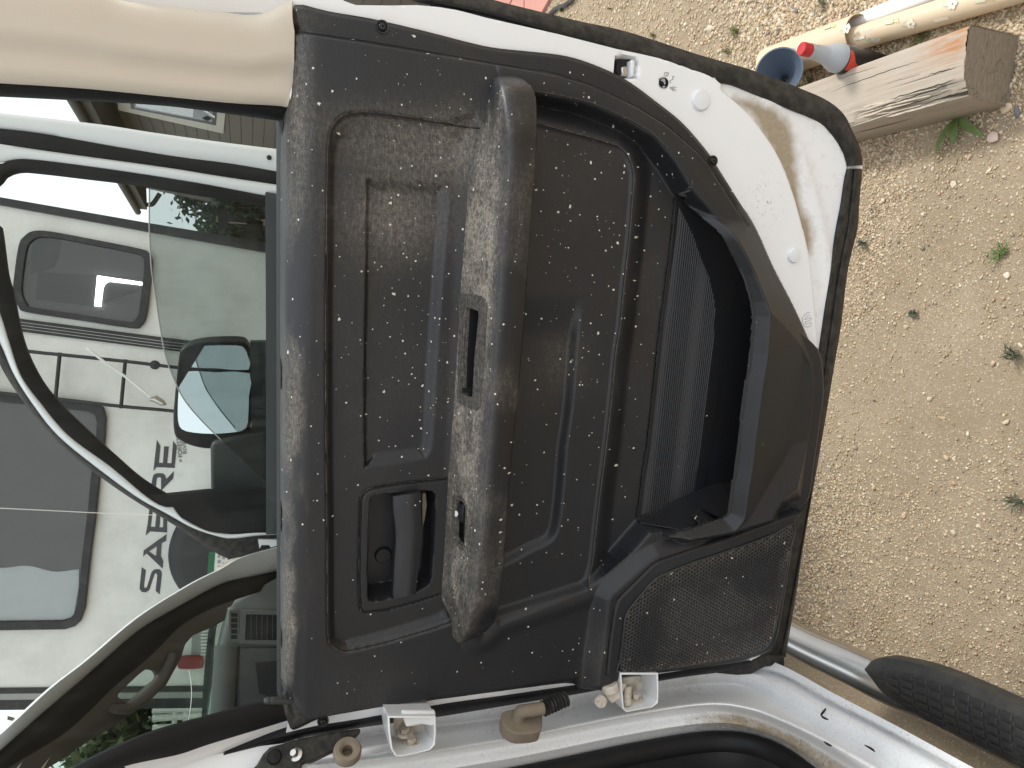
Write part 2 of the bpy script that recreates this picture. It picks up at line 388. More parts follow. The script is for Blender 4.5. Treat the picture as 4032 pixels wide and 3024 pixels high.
def ground_mat():
    k = NT('sandy_dirt'); v = k.coord(); n1 = k.noise(v, 2.6, 5, .6); n2 = k.noise(v, 260, 6, .75); n3 = k.noise(v, 38, 5, .7)
    c = k.mix(k.ramp(n1, .35, .65), (.32, .25, .168), (.41, .332, .232)); c = k.mix(k.ramp(n2, .36, .62), k.mix(.55, c, (.20, .145, .09)), c)
    vo = k.n("TexVoronoi"); vo.inputs['Scale'].default_value = 210; k.l(v, vo.inputs['Vector']); se = k.n("SeparateColor"); k.l(vo.outputs['Color'], se.inputs[0])
    on = k.math('MULTIPLY', k.math('GREATER_THAN', se.outputs[0], .55), k.math('LESS_THAN', vo.outputs['Distance'], .36))
    c = k.mix(k.math('MULTIPLY', on, .7), c, k.mix(se.outputs[1], (.66, .56, .42), (.30, .24, .175)))
    k.col(c); k.rough(.95); k.p.inputs['Specular IOR Level'].default_value = .15; k.bump(k.math('ADD', n2, k.math('MULTIPLY', n3, 1.4)), .8, .004); return k.m
M['ground'] = ground_mat()
def gravel_mat():
    k = NT('gravel_stone'); a = k.n("Attribute"); a.attribute_name = 'tone'; v = k.coord()
    c = k.mix(k.math('MULTIPLY', k.noise(v, 260, 4), .45), a.outputs['Color'], (.30, .23, .15)); k.col(c); k.rough(.95); k.p.inputs['Specular IOR Level'].default_value = .15; k.bump(k.noise(v, 500, 3), .4, .0008); return k.m
M['gravel'] = gravel_mat()
def wood_mat():
    k = NT('weathered_timber'); v = k.coord((2.2, 60, 60)); g = k.noise(v, 1.6, 6, .7); v2 = k.coord((1.2, 26, 26)); cr_ = k.ramp(k.noise(v2, 1.1, 2, .5), .44, .47)
    big = k.noise(k.coord((3, 3, 3)), 2, 3)
    c = k.mix(g, (.25, .20, .15), (.47, .40, .315)); c = k.mix(k.ramp(big, .45, .7), c, (.38, .33, .27))
    cr2 = k.ramp(k.noise(k.coord((1.3, 46, 30)), 1.0, 2, .5), .345, .375); c = k.mix(cr2, (.045, .035, .026), c)
    oc = k.attr('stain'); c = k.mix(k.math('MULTIPLY', k.math('MULTIPLY', oc, k.ramp(k.noise(k.coord((8, 60, 60)), 2, 5, .7), .35, .6)), .95), c, (.36, .17, .07)); c = k.mix(k.attr('end'), c, k.mix(k.noise(k.coord((10, 22, 90)), 2.2, 6, .7), (.05, .037, .026), (.36, .29, .21)))
    k.col(c); k.rough(.85); k.bump(k.math('ADD', g, cr2), .7, .004); return k.m
M['timber'] = wood_mat()


# ================================================================== THE PLACE: ground
def gz(X, Y):
    """the yard is flat round the pickup and slopes sideways beyond it"""
    X, Y = np.asarray(X, float), np.asarray(Y, float)
    k = ss(np.maximum(np.maximum(Y - 3.4, -Y - 3), np.maximum(X - 2.6, -X - 4)), 5.0)
    return k * (-.1456 * np.clip(X, -40, 40))
def axis_ticks(lo, hi, c, fine, far):
    a = list(np.arange(lo, hi + 1e-6, fine)); s_ = fine
    q = hi
    while q < far: s_ *= 1.25; q += s_; a.append(q)
    s_ = fine; q = lo
    while q > -far: s_ *= 1.25; q -= s_; a.insert(0, q)
    return np.array(a)
gx, gy = axis_ticks(-.8, 2.4, 0, .02, 400), axis_ticks(.5, 4.2, 0, .02, 400)
GX, GY = np.meshgrid(gx, gy, indexing='ij')
GH = gz(GX, GY) + np.where((abs(GX) < 3) & (abs(GY) < 5), .016 * (fbm(GX, GY, 3.0, 3) - .5) + .006 * (fbm(GX, GY, 22, 5) - .5), 0)
near = lambda x, y: float(gz(x, y))
idx = np.arange(GX.size).reshape(GX.shape)
GF = np.stack([idx[:-1, :-1], idx[1:, :-1], idx[1:, 1:], idx[:-1, 1:]], -1).reshape(-1, 4)
g = obj('ground', np.stack([GX, GY, GH], -1), GF, M['ground'], kind='structure', sharp=0)
def ghz(x, y):
    i = int(np.clip(np.searchsorted(gx, x) - 1, 0, len(gx) - 2)); j = int(np.clip(np.searchsorted(gy, y) - 1, 0, len(gy) - 2)); return float(GH[i, j])

# gravel: thousands of small stones, one mesh
ICO_V = []; ph = (1 + 5 ** .5) / 2
for a, b in ((-1, ph), (1, ph), (-1, -ph), (1, -ph)): ICO_V.append((a, b, 0))
for a, b in ((-1, ph), (1, ph), (-1, -ph), (1, -ph)): ICO_V.append((0, a, b))
for a, b in ((ph, -1), (ph, 1), (-ph, -1), (-ph, 1)): ICO_V.append((a, 0, b))
ICO_V = np.array(ICO_V) / np.linalg.norm(ICO_V[0])
ICO_F = np.array([(0,11,5),(0,5,1),(0,1,7),(0,7,10),(0,10,11),(1,5,9),(5,11,4),(11,10,2),(10,7,6),(7,1,8),(3,9,4),(3,4,2),(3,2,6),(3,6,8),(3,8,9),(4,9,5),(2,4,11),(6,2,10),(8,6,7),(9,8,1)])
TONES = np.array([.88, .86, .82]) * np.array([(.62, .50, .34), (.70, .59, .43), (.50, .38, .25), (.76, .69, .56), (.60, .43, .33), (.26, .24, .22), (.66, .53, .37)])
def rock_verts(n, r):
    """n irregular little stones: (n,12,3)"""
    V = ICO_V[None] * (1 + rng.uniform(-.55, .25, (n, 12, 1))); V = V * rng.uniform(.5, 1.25, (n, 1, 3)) * np.array([1, 1, .75])
    th = rng.uniform(0, 6.28, n); c_, s_ = np.cos(th), np.sin(th)
    X = V[..., 0] * c_[:, None] - V[..., 1] * s_[:, None]; Y = V[..., 0] * s_[:, None] + V[..., 1] * c_[:, None]
    return np.stack([X, Y, V[..., 2]], -1) * np.asarray(r)[:, None, None]
NG = 560000
px_ = np.concatenate([rng.uniform(-.75, 1.5, 440000), rng.uniform(.2, 2.6, 120000)]); py_ = np.concatenate([rng.uniform(.55, 2.0, 440000), rng.uniform(.6, 4.4, 120000)])
patch = fbm(px_, py_, 2.6, 11)
dens = np.clip((.12 + .75 * ss(px_ + .05, .8) + .5 * ss(py_ - 1.2, .5)) * (.28 + 2.6 * ss(patch - .36, .26) + .8 * ss(py_ - 1.2, .5)), .03, 1)
vx, vy, vz = px_, py_ * sp * -1 + EYE * cp, py_ * cp + EYE * sp; ix_, iy_ = 2016 + FOC * vy / vz, 1512 - FOC * vx / vz
seen = (ix_ > 1700) & (ix_ < 4300) & (iy_ > -300) & (iy_ < 3200) & ((ix_ > np.interp(iy_, [0, 300, 600, 2600], [1700, 2800, 3200, 3000])))
dens = np.where(np.arange(NG) < 440000, dens * ss(2.05 - py_, .75), dens * (1 + 1.2 * ss(py_ - 1.4, .6)))
keep = (rng.random(NG) < dens * .95) & seen; px_, py_ = px_[keep], py_[keep]; n_ = len(px_)
rr = .0013 + .0048 * rng.random(n_) ** 3.2 * np.clip(.60 + .55 * ss(px_ - .2, .7) + .55 * ss(py_ - 1.15, .7), 0, 1.6)
big = rr > .0027
OCT_V = np.array([(1, 0, 0), (-1, 0, 0), (0, 1, 0), (0, -1, 0), (0, 0, 1), (0, 0, -1)], float); OCT_F = np.array([(0,2,4),(2,1,4),(1,3,4),(3,0,4),(2,0,5),(1,2,5),(3,1,5),(0,3,5)])
def heap(x_, y_, r_, base, faces, off):
    V = base[None] * (1 + rng.uniform(-.5, .25, (len(x_), len(base), 1))) * rng.uniform(.55, 1.25, (len(x_), 1, 3)) * np.array([1, 1, .75]); th = rng.uniform(0, 6.28, len(x_)); c_, s_ = np.cos(th)[:, None], np.sin(th)[:, None]
    V = np.stack([V[..., 0] * c_ - V[..., 1] * s_, V[..., 0] * s_ + V[..., 1] * c_, V[..., 2]], -1) * r_[:, None, None]
    zz = GH[np.clip(np.searchsorted(gx, x_) - 1, 0, len(gx) - 2), np.clip(np.searchsorted(gy, y_) - 1, 0, len(gy) - 2)]
    V += np.stack([x_, y_, zz + r_ * .12], -1)[:, None, :]; return V.reshape(-1, 3), (faces[None] + off + (np.arange(len(x_)) * len(base))[:, None, None]).reshape(-1, 3)
sm = np.flatnonzero(~big); Va, Fa_ = heap(px_[big], py_[big], rr[big], ICO_V, ICO_F, 0); Vb_, Fb_ = heap(px_[sm], py_[sm], rr[sm], OCT_V, OCT_F, len(Va))
gr = obj('gravel', np.vstack([Va, Vb_]), np.vstack([Fa_, Fb_]), M['gravel'], kind='stuff', smooth=False)
def tones(o, cols):
    at = o.data.attributes.new('tone', 'FLOAT_COLOR', 'POINT'); c = np.ones((len(cols), 4)); c[:, :3] = cols; at.data.foreach_set('color', c.ravel())
tn = TONES[rng.choice(7, n_, p=[.24, .22, .2, .12, .09, .05, .08])] * rng.uniform(.8, 1.12, (n_, 1))
tones(gr, np.vstack([np.repeat(tn[big], 12, 0), np.repeat(tn[sm], 6, 0)]))

# ================================================================== THE PICKUP
TRUCK = thing('pickup_truck', (-.9, .9, 0), 'white crew cab pickup with rear passenger door open showing dusty black trim', 'pickup truck')

# ---- rear door: inner trim as one relief, cut into its mouldings
A_out = [(1160,15),(1300,42),(1480,73),(1700,125),(1914,179),(2060,197),(2200,212),(2300,236),(2428,288),(2510,338),(2580,391),(2688,477),(2775,575),(2818,635),(2905,776),(2981,900),(3046,1046),(3122,1193),(3160,1274),(3204,1377),(3217,1432),(3222,1540),(3205,1680),(3193,1760),(3180,1860),(3166,1944),(3134,1993),(3136,2047),(3117,2188),(3090,2351),(3068,2481),(3046,2546),(3014,2573),(2959,2592),(2905,2610),(2688,2640),(2444,2672),(2390,2679),(2200,2698),(2000,2724),(1756,2757),(1507,2790),(1301,2826),(1250,2840),(1170,2878),(1148,2878),(1138,2860),(1128,2780),(1121,2600),(1120,2000),(1120,1200),(1122,700),(1128,480),(1136,415),(1152,345),(1158,200),(1162,110)]
def stp(P, h): return np.array([(lambda p: ((p - RD.p0) @ RD.e1, p[2]))(RD.pt(x, y, h)) for x, y in P])
A_crease = [(1090,118),(1165,118),(1425,157),(1697,203),(1968,250),(2185,288),(2308,325),(2417,374),(2525,429),(2634,499),(2742,591),(2786,640),(2851,743),(2943,890),(2990,1000),(3050,1150),(3110,1260),(3260,1400),(3300,1900),(3160,2010),(3130,2200),(3080,2480),(3040,2555),(2900,2595),(2600,2640),(2300,2664),(2000,2712),(1750,2746),(1500,2786),(1290,2822),(1225,2834),(1185,2825),(1162,2785),(1150,2740),(1090,2700)]
A_line2 = [(1985,345),(2103,365),(2300,404),(2363,428),(2471,477),(2580,542),(2661,640),(2720,740),(2860,900),(2960,1200),(2940,1700),(2850,2060),(2560,2100),(2430,2250),(2300,2330),(1957,2443),(1900,2500),(1900,2400),(1940,1500),(1985,600)]
A_line3 = [(2000,470),(2130,494),(2200,512),(2336,548),(2433,580),(2474,622),(2493,690),(2487,787),(2474,954),(2455,1117),(2439,1280),(2422,1388),(2401,1605),(2379,1800),(2363,1917),(2341,2107),(2327,2232),(2300,2306),(1957,2440),(1900,2380),(1950,1200)]
A_scoop = [(2305,1080),(2300,1210),(2287,1334),(2265,1605),(2243,1760),(2230,1917),(2212,2070),(2180,2140),(2104,2180),(1960,2240),(1930,2100),(1960,1500),(1985,1080)]
A_ins = [(1895,504),(1751,486),(1588,461),(1480,448),(1404,446),(1355,458),(1317,494),(1301,542),(1295,651),(1292,900),(1289,1117),(1288,1442),(1290,1863),(1293,2080),(1294,2351),(1298,2514),(1317,2546),(1355,2565),(1398,2560),(1534,2527),(1670,2487),(1775,2452),(1860,2400),(1860,1900),(1900,1100)]
A_pad = [(1452,700),(1600,706),(1720,712),(1768,760),(1762,900),(1733,1280),(1715,1580),(1706,1735),(1690,1790),(1650,1815),(1450,1842),(1432,1815),(1430,1442),(1437,1063),(1440,760)]
A_bez = [(1780,1889),(1763,1891),(1588,1909),(1469,1928),(1439,1944),(1425,1971),(1420,2134),(1419,2324),(1425,2400),(1439,2412),(1534,2400),(1642,2370),(1736,2340),(1760,2338)]
A_cav = [(1453,1985),(1462,1962),(1480,1950),(1561,1941),(1659,1933),(1702,1933),(1717,1950),(1716,2025),(1702,2275),(1691,2307),(1642,2335),(1550,2359),(1474,2373),(1450,2366),(1446,2340),(1448,2100)]
A_pock_top = [(2666,689),(2650,900),(2629,1063),(2601,1280),(2574,1524),(2547,1768),(2531,1863),(2509,2047)]
A_rim_in = [(2742,760),(2797,850),(2835,915),(2878,1008),(2921,1090),(2951,1193),(2957,1247),(2949,1388),(2927,1524),(2905,1700),(2889,1836),(2873,1928),(2862,2015),(2845,2036),(2683,2085)]
A_front = A_rim_in + [(2620,2112),(2690,2140),(2867,2110),(3000,2068),(3300,1960),(3500,1700),(3500,1300),(3350,1200),(3130,1010),(2960,700),(2800,660)]
A_spk = [(2683,2085),(2560,2120),(2500,2160),(2350,2290),(2322,2335),(2310,2460),(2290,2600),(2280,2720),(2700,2850),(3200,2700),(3300,2200),(3350,1900),(3133,2000),(2867,2085)]
A_spkbez = [(3160,2013),(2867,2119),(2715,2168),(2591,2212),(2565,2230),(2433,2363),(2417,2420),(2402,2520),(2388,2660),(2500,2750),(3000,2700),(3200,2500)]
A_grille = [(3131,2066),(3050,2103),(2905,2156),(2742,2210),(2645,2248),(2580,2280),(2525,2340),(2477,2400),(2462,2430),(2452,2514),(2441,2600),(2436,2652),(2560,2640),(2688,2625),(2830,2605),(2935,2582),(3000,2560),(3030,2530),(3050,2480),(3075,2360),(3098,2220)]
HB = .016; HG = .034
cell = .0015
A_out = [(p[0] - 14, p[1]) if (p[0] <= 1128 and 480 <= p[1] <= 2780) else p for p in A_out]
out_st = np.vstack([stp([p], .031 if (p[1] > 2020 and p[0] > 2420) else 0.0) for p in A_out])
smin, smax = out_st[:, 0].min() - .01, out_st[:, 0].max() + .01; tmin, tmax = out_st[:, 1].min() - .01, out_st[:, 1].max() + .02
S, T = np.meshgrid(np.arange(smin, smax, cell), np.arange(tmin, tmax, cell), indexing='ij')
def rnd(P, m=4): return cr(P, m, True)
sd_out = sdf(rnd(out_st, 3), S, T)
sd_cre = sdf(stp(A_crease, HB * .6), S, T); sd_l2 = sdf(stp(A_line2, HB), S, T); sd_l3 = sdf(stp(A_line3, .006), S, T)
sd_sc = sdf(rnd(stp(A_scoop, .004)), S, T); sd_in = sdf(rnd(stp(A_ins, HB)), S, T); sd_pad = sdf(rnd(stp(A_pad, .002), 3), S, T)
sd_bz = sdf(stp(A_bez, .006), S, T); sd_cv = sdf(stp(A_cav, .006), S, T)
pock = np.concatenate([stp(A_pock_top, -.018), stp(A_rim_in[::-1], .030)]); sd_pk = sdf(pock, S, T)
pock_x = np.concatenate([stp(A_pock_top, -.018), stp([(2683, 2085)], .03) , (stp(A_rim_in[::-1], .030) - [0, .11])[1:-1], stp([(2742, 760)], .03)]); sd_px = sdf(pock_x, S, T)
sd_fr = sdf(stp(A_front, .03), S, T, .3); sd_sp = sdf(stp(A_spk, HB), S, T, .3); sd_sb = sdf(stp(A_spkbez, HG), S, T); sd_gr = sdf(stp(A_grille, HG), S, T)
H = HB * ss(sd_cre + .003, .009)
lower = ss(sd_l2, .010)
H = H + .003 * np.exp(-((sd_l2 + .012) / .014) ** 2) * (sd_cre > 0) * (T < stp([(1900, 1200)], HB)[0, 1]) - .012 * lower
H -= .0035 * ss(sd_l3, .003); H -= .0022 * np.exp(-(sd_l3 / .0016) ** 2)
tsc = stp([(2225, 1600)], .004)[0, 1]
sEnd = stp([(2200, 1150)], .004)[0, 0]; H -= .011 * ss(sd_sc, .014) * ss(sEnd - S, .07)
# panel below line 3 turns back towards the pocket
turn = ss(-sd_l3, .045) * (sd_l2 > -.002) * ss(S * 0 + 1, 1); H -= .024 * turn * lower
# upper inset
tmid = stp([(1560, 1300)], .003)[0, 1]; gI = np.gradient(sd_in, axis=1) / cell; gS = np.gradient(sd_in, axis=0) / cell; wd = .006 + .030 * np.clip(gI, 0, 1) + .030 * np.clip(-gS, 0, 1)
H -= .007 * ss(sd_in, .0026) + .006 * ss(sd_in - .002, wd)
H -= .0028 * np.exp(-((sd_in + .0005) / .0017) ** 2)
gradT = np.gradient(sd_pad, axis=1) / cell
wpad = np.where(gradT < -.2, .005, np.where(gradT > .3, .014, .018)); H -= .0085 * ss(sd_pad, wpad)
H = np.where(sd_bz > -.002, np.minimum(H, .0) * (1 - ss(sd_bz + .002, .002)) + .0045 * ss(sd_bz + .002, .002), H)
H -= .0025 * np.exp(-((sd_bz + .0012) / .0012) ** 2)
H -= .040 * ss(sd_cv, .006)
# front wall of the map pocket and the speaker housing stand proud
Hf = .030 + .022 * np.clip(sd_fr / .017, 0, 1) - .030 * np.clip((sd_fr - .017) / .095, 0, 1); Hf = np.minimum(Hf, .72 * np.maximum(sd_out, 0) + .001)
cF = stp([(2790, 640)], .02)[0]; fade = ss(np.hypot(S - cF[0], T - cF[1]) - .012, .10); Hf = -.04 + (Hf + .04) * fade
H = np.where(sd_fr > 0, np.maximum(H, Hf), H)
Hs = HB + (HG - HB) * ss(sd_sp, .026); H = np.where((sd_sp > 0) & (sd_fr <= .04), np.maximum(H, Hs * ss(sd_sp + .004, .004)), H)
H = np.where((sd_sb > 0), HG + 0 * H, H); H -= .003 * np.exp(-(sd_sb / .0014) ** 2) * (sd_sp > -.01)
H = np.where(sd_gr > -.001, H - .008 * ss(sd_gr + .001, .002), H)
# ribbed back of the pocket
rib = .0011 * np.sin(T * 2 * math.pi / .0046)
pt_ = stp(A_pock_top, -.018); pt_ = pt_[np.argsort(pt_[:, 0])]; Ttop = np.interp(S, pt_[:, 0], pt_[:, 1])
Hp = -.017 - .040 * np.clip((Ttop - T) / .15, 0, 1); e0, e1, l1 = stp([(2509, 2047)], -.018)[0], stp([(2683, 2085)], .030)[0], stp([(2873, 1925)], -.03)[0]
Se = np.interp(-T, [-e0[1], -e1[1]], [e0[0], e1[0]]); Sl = np.interp(-T, [-e0[1], -l1[1]], [e0[0] + .001, l1[0]]); wf_ = np.clip((S - Se) / np.maximum(Sl - Se, 1e-4), 0, 1)
Hp = Hp * wf_ + (1 - wf_) * np.interp(-T, [-e0[1], -e1[1]], [-.008, .028])
HPK = np.where(sd_px > -.004, Hp + rib * ss(sd_pk - .004, .004) * ss(S - Sl, .004), H)
H = np.where(sd_pk > 0, HPK, H)
# padded roll along the window sill, and rounded left shoulder
t1 = stp([(1228, 1500)], HB)[0, 1]; R_ = .036; dz = np.clip(T - t1, 0, R_ * .999); H = H - (R_ - np.sqrt(R_ * R_ - dz * dz)) * ss(sd_cre + .012, .012)
H += .0005 * (fbm(S, T, 14, 8) - .5)
H = np.where(sd_out < .006, H - .004 * (1 - ss(sd_out, .006)), H)
Hc = H.copy(); Hc[1:-1, 1:-1] = (H[1:-1, 1:-1] * 2 + H[:-2, 1:-1] + H[2:, 1:-1] + H[1:-1, :-2] + H[1:-1, 2:]) / 6; H = np.where((np.abs(Hc - H) < .004) & ((sd_fr > -.003) | (sd_sp > -.003)), Hc, H)
gsx, gsy = np.gradient(sd_out, cell)
mv = (np.abs(sd_out) < .8 * cell); mv |= (sd_out < 0) & (sd_out > -1.5 * cell)
gl = np.hypot(gsx, gsy) + 1e-9
S2 = np.where(mv, S - sd_out * gsx / gl, S); T2 = np.where(mv, T - sd_out * gsy / gl, T)
ok = sd_out > -1.5 * cell
PW = RD.p0[None, None] + S2[..., None] * RD.e1 + (T2 - RD.p0[2])[..., None] * np.array([0, 0, 1.0]) + H[..., None] * DN
qi = np.arange(S.size).reshape(S.shape)
quads = np.stack([qi[:-1, :-1], qi[1:, :-1], qi[1:, 1:], qi[:-1, 1:]], -1).reshape(-1, 4)
okq = ok.ravel()[quads].all(1); quads = quads[okq]
lab = np.zeros(S.shape, int)                               # 0 panel, 1 upper inset, 2 lower inset, 3 pocket, 4 handle bezel, 5 pocket front, 6 speaker surround
lab[sd_l2 > 0] = 2; lab[sd_in > -.0005] = 1; lab[sd_bz > -.0012] = 4; lab[sd_fr > 0] = 5; lab[(sd_sb > 0)] = 6; lab[sd_pk > 0] = 3
ql = lab.ravel()[quads].max(1)
# dust and speck masks
def blob(x, y, rx, ry, h=.01):
    c = stp([(x, y)], h)[0]; q = RD.pt(x, y, h)
    sx = .00036 * ry; sy = .0004 * rx; return np.exp(-(((S - c[0]) / sx) ** 2 + ((T - c[1]) / sy) ** 2))
roll = np.exp(-((T - t1 - .018) / .014) ** 2)
dust_light = .75 * roll * ss(fbm(S * .5, T * 2, 16, 4) - .36, .25) * (.35 + .65 * ss(.25 - S, .5))  # sill roll: dusty patches plus the lit band painted along its top
dust_light += .55 * blob(1560, 850, 150, 130) + .35 * blob(1700, 600, 180, 100) + .4 * blob(1830, 560, 90, 110) + .28 * blob(1180, 420, 40, 200) + .22 * blob(1500, 520, 200, 80) + .16 * blob(2230, 1420, 80, 120) + .12 * blob(2340, 2560, 60, 120)
dust_light += .05 * ss(fbm(S, T, 7, 14) - .45, .3) + .25 * np.exp(-(np.abs(sd_in - .001) / .002)) * .5
dust_light += .18 * np.exp(-(np.abs(sd_cre - .0015) / .0022)) * ss(fbm(S, T, 25, 2) - .35, .3)
speck = .10 + .95 * blob(2320, 800, 260, 380) + .9 * blob(1620, 1350, 260, 420) + .5 * blob(1500, 300, 300, 200) + .5 * blob(2380, 1300, 200, 400) - .5 * ss(sd_pk, .01) - .2 * (lab >= 5)
speck = np.clip(speck, -.4, 1.2)
def paint(o, dv, sv, UV):
    me = o.data; n = len(me.vertices)
    for nm, v in (('dust_light', dv), ('speck', sv)):
        a = me.attributes.new(nm, 'FLOAT', 'POINT'); a.data.foreach_set('value', np.ascontiguousarray(np.broadcast_to(v, n), dtype=np.float32))
    li = np.empty(len(me.loops), np.int32); me.loops.foreach_get('vertex_index', li)
    uvl = me.uv_layers.new(name='UVMap'); uvl.data.foreach_set('uv', UV[li].astype(np.float32).ravel())
def unfold(V):
    V = np.asarray(V, float); d = V - RD.p0; return np.stack([d @ RD.e1, V[:, 2] - d @ DN], 1)
def panel_obj(name, V, Fa, parent, dv=.1, sv=.3, sharp=50):
    o = obj(name, V, Fa, M['panel'], parent, True, sharp)
    if not isinstance(Fa, np.ndarray): fix(o.data); o.data.set_sharp_from_angle(angle=math.radians(sharp))
    paint(o, dv, sv, unfold(V)); return o
FR_V = PW.reshape(-1, 3)
def cut(sel):
    q = quads[sel]; u, inv = np.unique(q, return_inverse=True); return u, inv.reshape(-1, 4)

# ---- white inner shell of the door
A_arc = [(2800,300),(2840,353),(2905,407),(2960,461),(3014,532),(3057,597),(3095,678),(3133,787),(3163,900),(3171,927),(3193,1036),(3204,1144),(3212,1226),(3220,1334),(3221,1415),(3212,1600),(3188,1760),(3148,1960),(3105,2160),(3055,2450),(2995,2585),(2880,2615),(2500,2672),(1000,2950),(1000,-60),(2300,150)]
A_shell = [(1150,-30),(1400,20),(1643,20),(1800,40),(1914,70),(2200,135),(2428,193),(2600,230),(2742,280),(2900,325),(3040,382),(3180,440),(3270,490),(3330,560),(3362,640),(3360,760),(3335,900),(3305,1080),(3275,1300),(3240,1500),(3200,1760),(3150,2100),(3110,2350),(3085,2540),(3060,2590),(2950,2625),(2700,2662),(2490,2694),(2299,2712),(2050,2755),(1756,2795),(1500,2842),(1255,2882),(1135,2905),(1134,2835),(1150,2600),(1160,1500),(1160,400)]
HSH = -.010
sh_st = stp(A_shell, HSH); c2 = .003
S3, T3 = np.meshgrid(np.arange(sh_st[:, 0].min() - .01, sh_st[:, 0].max() + .01, c2), np.arange(sh_st[:, 1].min() - .01, sh_st[:, 1].max() + .01, c2), indexing='ij')
e_out = sdf(rnd(sh_st, 2), S3, T3); e_arc = sdf(rnd(stp(A_arc, HSH), 2), S3, T3); e_tr = sdf(rnd(out_st, 2), S3, T3)
A_latch = [(2424,232),(2450,222),(2505,232),(2512,250),(2508,296),(2490,306),(2434,296),(2422,280)]
e_la = sdf(rnd(stp(A_latch, HSH), 3), S3, T3); ch = stp([(2613, 327)], HSH)[0]; e_ho = .0062 - np.hypot(S3 - ch[0], T3 - ch[1])
H3 = HSH - .016 * (1 - ss(e_arc + .008, .010)) - .028 * ss(e_la + .001, .003) - .012 * ss(e_ho, .002)
H3 -= .004 * ss(e_tr, .006)
H3 += .004 * np.exp(-((e_arc + .045) / .012) ** 2)
d3 = sdf(rnd(stp([(2890,400),(2960,440),(3020,540),(3060,620),(3100,720),(3130,850),(3160,960),(3190,990),(3195,900),(3160,820),(3135,700),(3120,560),(3090,480),(3040,430),(2960,400)], -.024), 3), S3, T3)
dirt3 = 1.0 * ss(d3 + .016, .034) * (1 - ss(e_arc, .002)) + .16 * (1 - ss(e_arc, .004)) + .1
c5 = stp([(3010, 800)], HSH)[0]; spk3 = np.exp(-(((S3 - c5[0]) / .035) ** 2 + ((T3 - c5[1]) / .03) ** 2))
gx3, gy3 = np.gradient(e_out, c2); gl3 = np.hypot(gx3, gy3) + 1e-9; mv = (e_out > -1.5 * c2) & (e_out < .7 * c2)
Sx, Tx = np.where(mv, S3 - e_out * gx3 / gl3, S3), np.where(mv, T3 - e_out * gy3 / gl3, T3)
PV = RD.p0[None, None] + Sx[..., None] * RD.e1 + Tx[..., None] * np.array([0, 0, 1.0]) + H3[..., None] * DN
q3 = np.arange(S3.size).reshape(S3.shape); Q3 = np.stack([q3[:-1, :-1], q3[1:, :-1], q3[1:, 1:], q3[:-1, 1:]], -1).reshape(-1, 4)
Q3 = Q3[((e_out > -1.5 * c2) & (e_tr < .022)).ravel()[Q3].all(1)]; u3, i3 = np.unique(Q3, return_inverse=True); V3 = PV.reshape(-1, 3)[u3]; F3 = i3.reshape(-1, 4)
RDOOR = obj('rear_door', V3, F3, M['shell'], TRUCK, True, 60)
for nm, v in (('dirt', dirt3), ('speck', spk3)):
    a = RDOOR.data.attributes.new(nm, 'FLOAT', 'POINT'); a.data.foreach_set('value', v.ravel()[u3].astype(np.float32))
# outer skin of the door, behind the shell
mb = MB(); rs = resamp(np.vstack([sh_st, sh_st[:1]]), 90)[:-1]
rim0 = [RD.p0 + s_ * RD.e1 + np.array([0, 0, t_]) + DN * -.060 for s_, t_ in rs]
prism(mb, rim0, None, world=True, vec=-DN * .045); mb.build('outer_skin', M['white'], RDOOR, sharp=30)

def hs_at(P):
    i = np.clip(np.round((P[:, 0] - S[0, 0]) / cell).astype(int), 0, S.shape[0] - 1); j = np.clip(np.round((P[:, 1] - T[0, 0]) / cell).astype(int), 0, S.shape[1] - 1); return H[i, j]
lq = lab.ravel()[quads]; hq = H.ravel()[quads]; ok_ = ~((lq == 3).any(1) & (lq == 5).any(1) & (S.ravel()[quads].min(1) > e1[0] + .0025) & (np.ptp(hq, axis=1) > .004)); quads, ql = quads[ok_], ql[ok_]
PK = (RD.p0[None, None] + S[..., None] * RD.e1 + T[..., None] * np.array([0, 0, 1.0]) + HPK[..., None] * DN).reshape(-1, 3)
qa = np.stack([qi[:-1, :-1], qi[1:, :-1], qi[1:, 1:], qi[:-1, 1:]], -1).reshape(-1, 4); qa = qa[((sd_px > -.002) & ((sd_pk > -.002) | ((sd_fr > -.004) & (sd_out > .010)))).ravel()[qa].all(1)]
u, inv = np.unique(qa, return_inverse=True); panel_obj('map_pocket', PK[u], inv.reshape(-1, 4), RDOOR, .0, -.1)
ri3 = resamp(stp(A_rim_in, .030), 76)[16:]; VR = []
for a_, b_ in ri3:
    fd_ = float(ss(np.hypot(a_ - cF[0], b_ - cF[1]) - .012, .085)); p_ = RD.p0 + a_ * RD.e1 + np.array([0, 0, b_]); hl = float(max(hs_at(np.array([[a_, b_ - .002]]))[0] + .0004, -.03)); VR += [p_ + DN * (hl + .0022) - [0, 0, .0030], p_ + DN * (hl + .0014) + [0, 0, .0010], p_ + DN * (hl - .002) - [0, 0, .004 * fd_], p_ + DN * (hl - .006) - [0, 0, .022 * fd_]]
panel_obj('pocket_lip', np.array(VR), grid_faces(60, 4), RDOOR, .05, .1)
u, f = cut(ql == 0); PANEL = panel_obj('trim_panel', FR_V[u], f, RDOOR, dust_light.ravel()[u], speck.ravel()[u])
for code, nm in ((1, 'upper_inset'), (2, 'lower_inset'), (4, 'handle_bezel'), (5, 'pocket_front'), (6, 'speaker_surround')):
    u, f = cut(ql == code); panel_obj(nm, FR_V[u], f, RDOOR, dust_light.ravel()[u] * (1 if code < 3 else .5), speck.ravel()[u] - (.45 if code in (4,) else 0))
